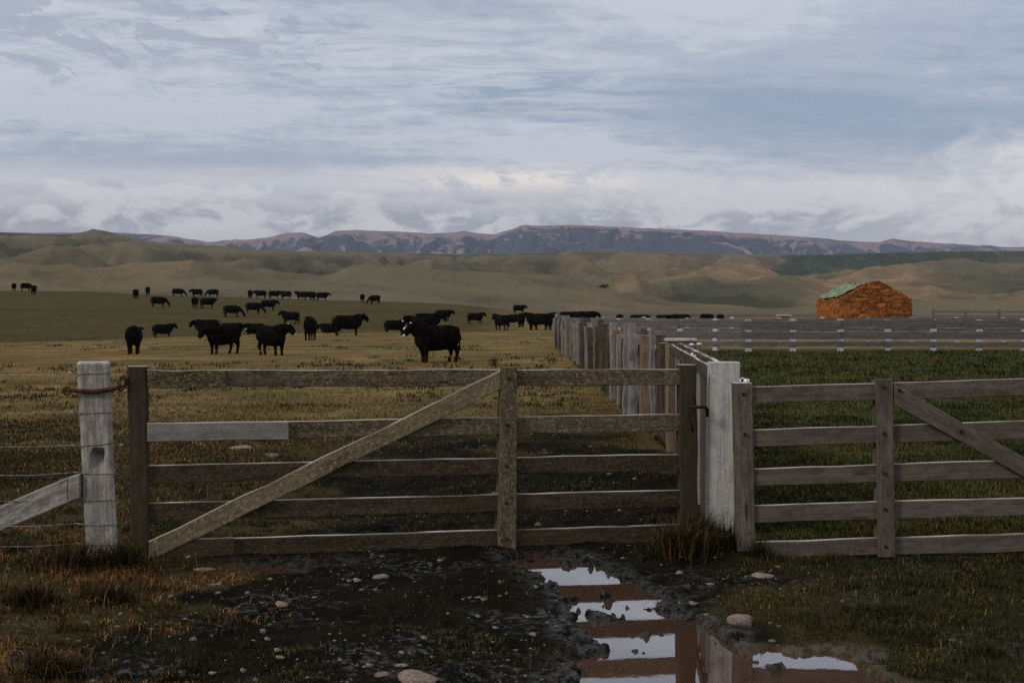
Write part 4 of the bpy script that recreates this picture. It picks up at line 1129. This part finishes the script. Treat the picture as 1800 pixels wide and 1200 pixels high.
# ------------------------------------------------------------------ stones
M_stone, t, b = material('pale_stone')
n1 = t.noise(t.coord('Object'), 14, 6, .65); r_ = t.rnd()
col = t.mix(t.ss(n1, .36, .64), (0.15, 0.105, 0.08), (0.36, 0.285, 0.24))
col = t.mix(t.m('MULTIPLY', r_, .5), col, (0.10, 0.072, 0.058))
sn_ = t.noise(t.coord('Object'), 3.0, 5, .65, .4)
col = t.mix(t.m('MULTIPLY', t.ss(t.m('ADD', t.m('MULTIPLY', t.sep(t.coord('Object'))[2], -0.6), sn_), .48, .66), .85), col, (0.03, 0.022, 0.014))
t.l.new(col, b.inputs['Base Color']); t.l.new(t.bump(n1, .5, .01), b.inputs['Normal']); b.inputs['Roughness'].default_value = .75
def stone_mesh(seed, knob=False):
    bm = bmesh.new(); bmesh.ops.create_icosphere(bm, subdivisions=3, radius=.5)
    rd = np.random.default_rng(seed); dirs = rd.normal(0, 1, (9, 3)); dirs /= np.linalg.norm(dirs, axis=1)[:, None]; lim = rd.uniform(.22, .40, 9)
    for v in bm.verts:
        p = np.array(v.co)
        for d, l in zip(dirs, lim):
            q = p @ d
            if q > l: p = p - d * (q - l) * .92
        if knob: p = p * (1 + .22 * math.sin(5 * p[0] + 2) * math.sin(4 * p[1] + 1))
        v.co = p * (1 + .05 * math.sin(11 * p[0] + seed) * math.sin(9 * p[1]))
    me = bpy.data.meshes.new('stone'); bm.to_mesh(me); bm.free()
    me.polygons.foreach_set('use_smooth', [True] * len(me.polygons)); me.materials.append(M_stone); return me
SM = [stone_mesh(k, k == 3) for k in range(5)]
def stone(px, py, wpx, hpx, label, k=None):
    g = G(px, py); Y = g.y; ww = wpx / F * Y; hh = hpx / F * Y * .9
    o = bpy.data.objects.new('stone', SM[random.randrange(3) if k is None else k]); COL.objects.link(o)
    o.scale = (ww * 1.1, max(ww * .75, hh), hh * 1.35); o.location = (g.x, Y, max(gz(g.x, Y), -.02) + hh * .14); o.rotation_euler = (0, 0, random.uniform(-.35, .35))
    tag(o, label, 'stone', 'loose stones in the gateway')
for a in [(1336, 1016, 48, 13, 'long flat pale stone on the grass in front of the side gate', 1),
          (1302, 1102, 54, 32, 'knobbly pale stone at the right edge of the puddle', 3),
          (1249, 1031, 17, 6, 'small flat pinkish stone below the tussock by the white post'),
          (1217, 1066, 18, 9, 'rounded pinkish stone between puddle and long flat stone'),
          (1240, 1079, 12, 5, 'tiny pale stone touching mud just above the knobbly stone'),
          (669, 1019, 28, 13, 'larger of two pale stones on mud below the gate brace', 2),
          (627, 1024, 17, 9, 'smaller of two pale stones on mud below the gate brace'),
          (495, 1070, 28, 13, 'rounded pink stone on mud, above scattered small ones at left'),
          (732, 1204, 84, 34, 'biggest pale boulder half out of frame at the bottom edge', 1),
          (672, 1192, 26, 14, 'stone at the bottom edge touching left of biggest boulder'),
          (649, 1172, 16, 10, 'small stone just above the bottom edge, left of flat pink one'),
          (705, 1168, 25, 9, 'flat pink stone just above the biggest boulder'),
          (706, 1147, 13, 7, 'small white stone above the flat pink one'),
          (360, 1004, 44, 8, 'long thin pale stone under the gate beside the left puddle', 0),
          (380, 1027, 22, 6, 'slim white stone in front of the left puddle'),
          (383, 1044, 11, 6, 'little white stone below the slim white one'),
          (462, 1112, 13, 10, 'upright small pink stone below the rounded pink one'),
          (488, 1146, 16, 10, 'reddish stone in mud, upper of the lower left pair'),
          (492, 1163, 20, 7, 'reddish flat stone in mud, lower of the lower left pair'),
          (375, 1180, 22, 7, 'flat white stone near the bottom edge, left of the angular one'),
          (427, 1183, 14, 10, 'angular white stone near the bottom edge'),
          (937, 1118, 15, 8, 'pink stone left of the puddle'),
          (870, 1107, 13, 6, 'small flat white stone in mud below the middle gate stile'),
          (425, 790, 40, 11, 'pale stones heap seen under the second gate rail, left one', 2),
          (478, 802, 30, 9, 'pale flat stone under the second gate rail, right one', 0),
          (505, 912, 24, 10, 'dull stone between the two lowest gate rails')]:
    stone(*a)
# fine gravel
def pebbles():
    bm = bmesh.new(); bmesh.ops.create_icosphere(bm, subdivisions=1, radius=.5)
    bv = np.array([v.co[:] for v in bm.verts]); bf = np.array([[v.index for v in f.verts] for f in bm.faces]); bm.free()
    q = []
    n = 0
    while len(q) < 720:
        px = rng.uniform(-50, 1850); py = rng.uniform(745, 1290)
        g = G(px, py); m = float(mudmask(np.array([g.x]), np.array([g.y]))[0])
        if g.x > 1.5 and g.y > 9.4: continue
        dens = .12 + .88 * m
        if 740 < py < 880 and 820 < px < 1060: dens = 1.0
        elif py < 930: dens *= .45
        if rng.random() > dens * (.35 + .65 * float(fbm(np.array([g.x * 1.3]), np.array([g.y * 1.3]), 91, 2)[0] > -.05)): continue
        s_ = rng.uniform(.004, .014) * (1.9 if g.y > 10 else 1) * rng.choice([1, 1, 1, 1.5, 2.0])
        if float(pool_sd(np.array([g.x]), np.array([g.y]))[0]) < .05 and rng.random() < .85: continue
        q.append((g.x, g.y, s_))
    q = np.array(q); zz_ = ground_z(q[:, 0], q[:, 1]); N = len(q)
    sc3 = np.stack([q[:, 2] * rng.uniform(1.2, 2.4, N), q[:, 2] * rng.uniform(1, 1.8, N), q[:, 2] * rng.uniform(.7, 1.1, N)], 1)
    an = rng.uniform(0, 6.28, N); bvv = bv[None] * sc3[:, None] * (1 + .25 * rng.normal(0, 1, (N, len(bv), 1)) * .6)
    cs, sn = np.cos(an)[:, None], np.sin(an)[:, None]
    V = np.stack([bvv[..., 0] * cs - bvv[..., 1] * sn + q[:, 0:1], bvv[..., 0] * sn + bvv[..., 1] * cs + q[:, 1:2], bvv[..., 2] + zz_[:, None] + sc3[:, 2:3] * .05], -1).reshape(-1, 3)
    Fq = (bf[None] + (np.arange(N) * len(bv))[:, None, None]).reshape(-1, 3)
    M_peb, t, b = material('gravel_stone')
    t.l.new(t.mix(t.noise(t.geo(), 6, 3, .6), (0.025, .018, .012), (0.30, .24, .20)), b.inputs['Base Color'])
    o = np_mesh('gravel', V, Fq, M_peb, True)
    tag(o, 'pale gravel scattered through the muddy gateway', 'gravel', None, 'stuff')
pebbles()

# ------------------------------------------------------------------ grass
M_grass, t, b = material('grass_blades')
t.l.new(t.attr('tone')[0], b.inputs['Base Color']); b.inputs['Roughness'].default_value = .8
def blades(name, pos, ht, wd, lean, az_, tone):
    """pos (n,3); two-segment bent blades"""
    n = len(pos)
    d = np.stack([np.cos(az_), np.sin(az_), 0 * az_], 1); s_ = np.stack([-np.sin(az_), np.cos(az_), 0 * az_], 1)
    up = np.array([0, 0, 1.0])
    b0 = pos - np.array([0, 0, .012])
    m1 = pos + d * (lean * ht * .35)[:, None] + up * (ht * .62 * np.sqrt(np.clip(1 - .3 * lean ** 2, .1, 1)))[:, None]
    tp = pos + d * (lean * ht)[:, None] + up * (ht * np.sqrt(np.clip(1 - .8 * lean ** 2, .05, 1)))[:, None]
    hw = (wd / 2)[:, None]
    V = np.stack([b0 - s_ * hw, b0 + s_ * hw, m1 + s_ * hw * .7, m1 - s_ * hw * .7, tp + s_ * hw * .12, tp - s_ * hw * .12], 1).reshape(-1, 3)
    k = np.arange(n)[:, None] * 6
    Fq = np.concatenate([k + np.array([[0, 1, 2, 3]]), k + np.array([[3, 2, 4, 5]])], 0)
    o = np_mesh(name, V, Fq, M_grass, True)
    vcol(o, 'tone', np.repeat(np.concatenate([tone, np.ones((n, 1))], 1), 6, 0))
    return o
def scatter(n, px0, px1, py0, py1, keep):
    px = rng.uniform(px0, px1, n); py = rng.uniform(py0, py1, n)
    y = H * F / (py - 540); x = (px - 900) / F * y
    k = rng.random(n) < keep(px, py, x, y)
    return x[k], y[k], px[k], py[k]
GREEN = np.array([[.016, .026, .006], [.026, .034, .008], [.040, .040, .012], [.020, .021, .007]])
DRY = np.array([[.11, .060, .022], [.15, .092, .038], [.072, .038, .014], [.055, .036, .013]])
OLD = np.array([[.015, .012, .005], [.026, .019, .008], [.012, .012, .004], [.042, .028, .011]])
# foreground
def kf(px, py, x, y):
    m = mudmask(x, y); n = fbm(x / .5, y / .5, 101, 3); wet = sstep(.0, .12, pool_sd(x, y))
    cl = .15 + .85 * sstep(-.12, .10, fbm(x / .17, y / .22, 103, 3))
    m = m * (1 - .42 * sstep(9.0, 10.5, y))
    d = cl * np.clip(1.0 - .90 * m + .5 * n * (1 - m) + .25 * (n > .22), .0, 1)
    return d * wet
x, y, px, py = scatter(620000, -250, 2050, 742, 1330, kf)
k = ~((x > 1.6) & (y > 9.6)); x, y, px, py = x[k], y[k], px[k], py[k]
n = len(x); pn = fbm(x / .7, y / .7, 111, 3); dn = fbm(x / .45, y / .45, 112, 3)
leftdry = (1 - sstep(-2.6, -1.2, x)) * .8 * (y < 8.9)
pd = np.clip(.10 + leftdry * .8 + 1.1 * dn * (x < -1), .04, .92)
u = rng.random(n)
tone = np.where((u < pd)[:, None], DRY[rng.integers(0, 4, n)] * (1 + .45 * (x < -1.2))[:, None] * np.array([[1.1, .92, .8]]), np.where((rng.random(n) < .45)[:, None], GREEN[rng.integers(0, 4, n)], OLD[rng.integers(0, 4, n)]))
tone = tone * (rng.uniform(.5, 1.5, n) * (1 + .9 * np.clip(fbm(x / .25, y / .3, 115, 3), -.4, .6)))[:, None] * 1.25
ht = rng.uniform(.012, .040, n) * (1 + 1.6 * np.clip(pn + .05, 0, .5)) * (1 - .35 * mudmask(x, y)) * (1 + .5 * (x < -2.2))
o = blades('grass', np.stack([x, y, ground_z(x, y)], 1), ht, rng.uniform(.0025, .0055, n) * (y / 7.5), rng.uniform(.7, 1.07, n), rng.uniform(0, 6.28, n), tone)
tag(o, 'short dark grass around the muddy gateway', 'grass', None, 'stuff')
# green paddock on the right
x, y, px, py = scatter(170000, 1000, 2050, 612, 975, lambda px, py, x, y: (x > 1.75 + 0 * y) & (y > 9.4) & (y < 50))
n = len(x); pn = fbm(x / 1.3, y / 1.3, 121, 4); pm = fbm(x / .4, y / .6, 122, 3)
tone = GREEN[rng.integers(0, 4, n)] * (1 + 1.5 * np.clip(pn, -.45, .6))[:, None] * np.array([[1.75, 1.55, 1.4]]) * rng.uniform(.6, 1.4, n)[:, None]
dryk = rng.random(n) < np.clip(.14 + .7 * pn + .3 * sstep(42, 50, y), 0, .7)
tone[dryk] = DRY[rng.integers(0, 4, dryk.sum())] * .6
o = blades('paddock_grass', np.stack([x, y, ground_z(x, y)], 1), rng.uniform(.02, .06, n) * (1 + 1.2 * np.clip(pm, -.4, .5)) * (1 + .35 * sstep(20, 50, y)), rng.uniform(.005, .009, n) * np.clip(y / 9, 1, 5), rng.uniform(.4, 1.05, n), rng.uniform(0, 6.28, n), tone)
tag(o, 'rough green grass filling the paddock behind the side gate', 'grass', None, 'stuff')
# tan pasture on the left
def kp(px, py, x, y):
    m = mudmask(x, y); n = fbm(x / 1.2, y / 1.2, 131, 3)
    return np.clip(.8 + .9 * n, .1, 1) * (1 - .9 * m) * (x < 1.75) * (1 - .85 * sstep(16, 34, y))
x, y, px, py = scatter(150000, -250, 1120, 600, 860, kp)
n = len(x); pn = fbm(x / 2.0, y / 3.5, 141, 4)
gmix = np.clip(.35 + .9 * pn + .35 * (1 - sstep(14, 24, y)), 0, 1)
tone = np.where((rng.random(n) < gmix)[:, None], GREEN[rng.integers(0, 4, n)] * 1.15, DRY[rng.integers(0, 4, n)] * 1.1)
tone = tone * (1 - .35 * (1 - sstep(11, 20, y)))[:, None] * rng.uniform(.7, 1.15, n)[:, None]
o = blades('pasture_grass', np.stack([x, y, ground_z(x, y)], 1), rng.uniform(.015, .04, n), rng.uniform(.004, .007, n) * np.clip(y / 9, 1, 3), rng.uniform(.3, .98, n), rng.uniform(0, 6.28, n), tone)
tag(o, 'cropped tan and olive grass of the cattle pasture', 'grass', None, 'stuff')

def stack_straw():
    n = 10000; rg_ = np.random.default_rng(5)
    h = rg_.uniform(.2, apex_h, n)
    half = np.where(h < wallh, (HX1 - HX0) / 2 - .10 * (h / wallh) ** 2, (HX1 - HX0) / 2 * (1 - np.clip((h - wallh) / (4.42 - wallh), 0, .999)) ** 0.92 * .95 + .12)
    side = rg_.random(n)
    x = np.where(side < .5, xc + half * rg_.choice([-1, 1], n) * rg_.uniform(.93, 1.03, n), xc + half * rg_.uniform(-1, 1, n))
    y = np.where(side < .5, HY0 + rg_.uniform(0, HY1 - HY0, n) ** 1.0 * np.where(rg_.random(n) < .6, .08, 1), HY0 + rg_.uniform(-.06, .05, n))
    tone = np.array([[.26, .10, .024], [.36, .15, .042], [.16, .056, .016], [.42, .20, .07]])[rg_.integers(0, 4, n)]
    o = blades('loose_straw', np.stack([x, y, gz_h + h], 1) - np.array(hs.location)[None], rg_.uniform(.14, .42, n), rg_.uniform(.03, .07, n), rg_.uniform(.2, 1.05, n), rg_.uniform(0, 6.28, n), tone)
    o.parent = hs
apex_h = 4.35
stack_straw()

def clumps(name, label, n, px0, px1, py0, py1, keep, tones, hh, per=14):
    x, y, px, py = scatter(n, px0, px1, py0, py1, keep)
    m = len(x); x = np.repeat(x, per); y = np.repeat(y, per); k = m * per; sc_ = np.clip(y / 20, .5, 2.5)
    x = x + rng.normal(0, .07, k) * sc_; y = y + rng.normal(0, .12, k) * sc_
    tn = np.repeat(tones[rng.integers(0, len(tones), m)], per, 0) * rng.uniform(.6, 1.3, k)[:, None]
    o = blades(name, np.stack([x, y, ground_z(x, y)], 1), rng.uniform(.4, 1, k) * hh * np.clip(sc_, .7, 1.6), .006 * np.clip(y / 8, 1, 5) * rng.uniform(.7, 1.3, k), rng.uniform(.4, 1.05, k), rng.uniform(0, 6.28, k), tn)
    tag(o, label, 'grass', None, 'stuff')
clumps('grass_clumps', 'darker clumps of grass and dung dotting the tan pasture', 900, -50, 1010, 588, 720, lambda px, py, x, y: (x < 1.6) * .8 * (fbm(x / 4, y / 6, 151, 3) > -.12), np.concatenate([OLD, GREEN[:2], DRY[2:] * .7]), .075)
clumps('paddock_weeds', 'coarser clumps and dry weeds standing in the green paddock', 1500, 1100, 1850, 616, 960, lambda px, py, x, y: (x > 1.9) * (y > 9.6) * (y < 49) * (fbm(x / 1.5, y / 2.2, 161, 3) > -.05), np.concatenate([GREEN * 1.6, GREEN * .7, DRY[2:]]), .10, 18)

# tussocks one could lift out
def tussock(px, py, r, h, n, label, tones, seed):
    rg_ = np.random.default_rng(seed); g = G(px, py)
    a = rg_.uniform(0, 6.28, n); q = r * np.abs(rg_.normal(0, .42, n))
    x = g.x + q * np.cos(a); y = g.y + q * np.sin(a)
    ln = np.clip(rg_.uniform(.25, 1.05, n), 0, 1.05)
    o = blades('grass_tussock', np.stack([x, y, ground_z(x, y)], 1), h * rg_.uniform(.5, 1.1, n), rg_.uniform(.004, .008, n), ln, a + rg_.normal(0, 1.3, n), tones[rg_.integers(0, len(tones), n)] * rg_.uniform(.6, 1.2, n)[:, None])
    tag(o, label, 'grass tussock', 'rank tussocks around the posts')
MIX = np.concatenate([DRY[2:], OLD, GREEN[:2]])
BRN = np.concatenate([DRY, OLD])
tussock(1196, 982, .24, .27, 700, 'brown drooping tussock against the right end of the wide gate', BRN, 1)
tussock(1232, 962, .22, .26, 600, 'dark green tussock at the foot of the white post', MIX, 2)
tussock(1276, 968, .16, .18, 350, 'small dark tussock between white post and side gate stile', MIX, 3)
tussock(130, 1000, .26, .20, 500, 'brown tussock left of the foot of the notched post', BRN, 4)
tussock(215, 1000, .25, .20, 500, 'dark tussock between notched post and wide gate stile', MIX, 5)
tussock(55, 1065, .21, .14, 650, 'reddish dry tussock below the stay timber at left edge', BRN, 6)
tussock(200, 1058, .22, .12, 600, 'reddish dry tussock in front of the notched post', BRN, 7)
tussock(95, 1195, .21, .13, 650, 'tawny tussock at the bottom left corner', BRN, 8)
tussock(868, 643, .25, .35, 120, 'dark dead weed standing on the tan pasture behind gate top', OLD, 9)
tussock(1335, 978, .12, .14, 160, 'little tussock at the foot of the side gate stile', MIX, 10)

# ------------------------------------------------------------------ haze
M_haze = bpy.data.materials.new('blue_air'); M_haze.use_nodes = True
t = NT(M_haze.node_tree); t.n.remove(t.n['Principled BSDF'])
pv = t.n.new('ShaderNodeVolumePrincipled'); pv.inputs['Color'].default_value = (0.62, 0.70, 0.92, 1); pv.inputs['Density'].default_value = 5.2e-5
t.l.new(pv.outputs[0], t.n['Material Output'].inputs['Volume'])
x0, x1, y0, y1, z0, z1 = -9000, 9000, -60, 9300, -320, 620
hz = mesh_obj('haze', [(x0, y0, z0), (x1, y0, z0), (x1, y1, z0), (x0, y1, z0), (x0, y0, z1), (x1, y0, z1), (x1, y1, z1), (x0, y1, z1)],
              [(3, 2, 1, 0), (4, 5, 6, 7), (0, 1, 5, 4), (1, 2, 6, 5), (2, 3, 7, 6), (3, 0, 4, 7)], M_haze)
tag(hz, 'pale blue air over the far hills', 'haze', None, 'stuff')
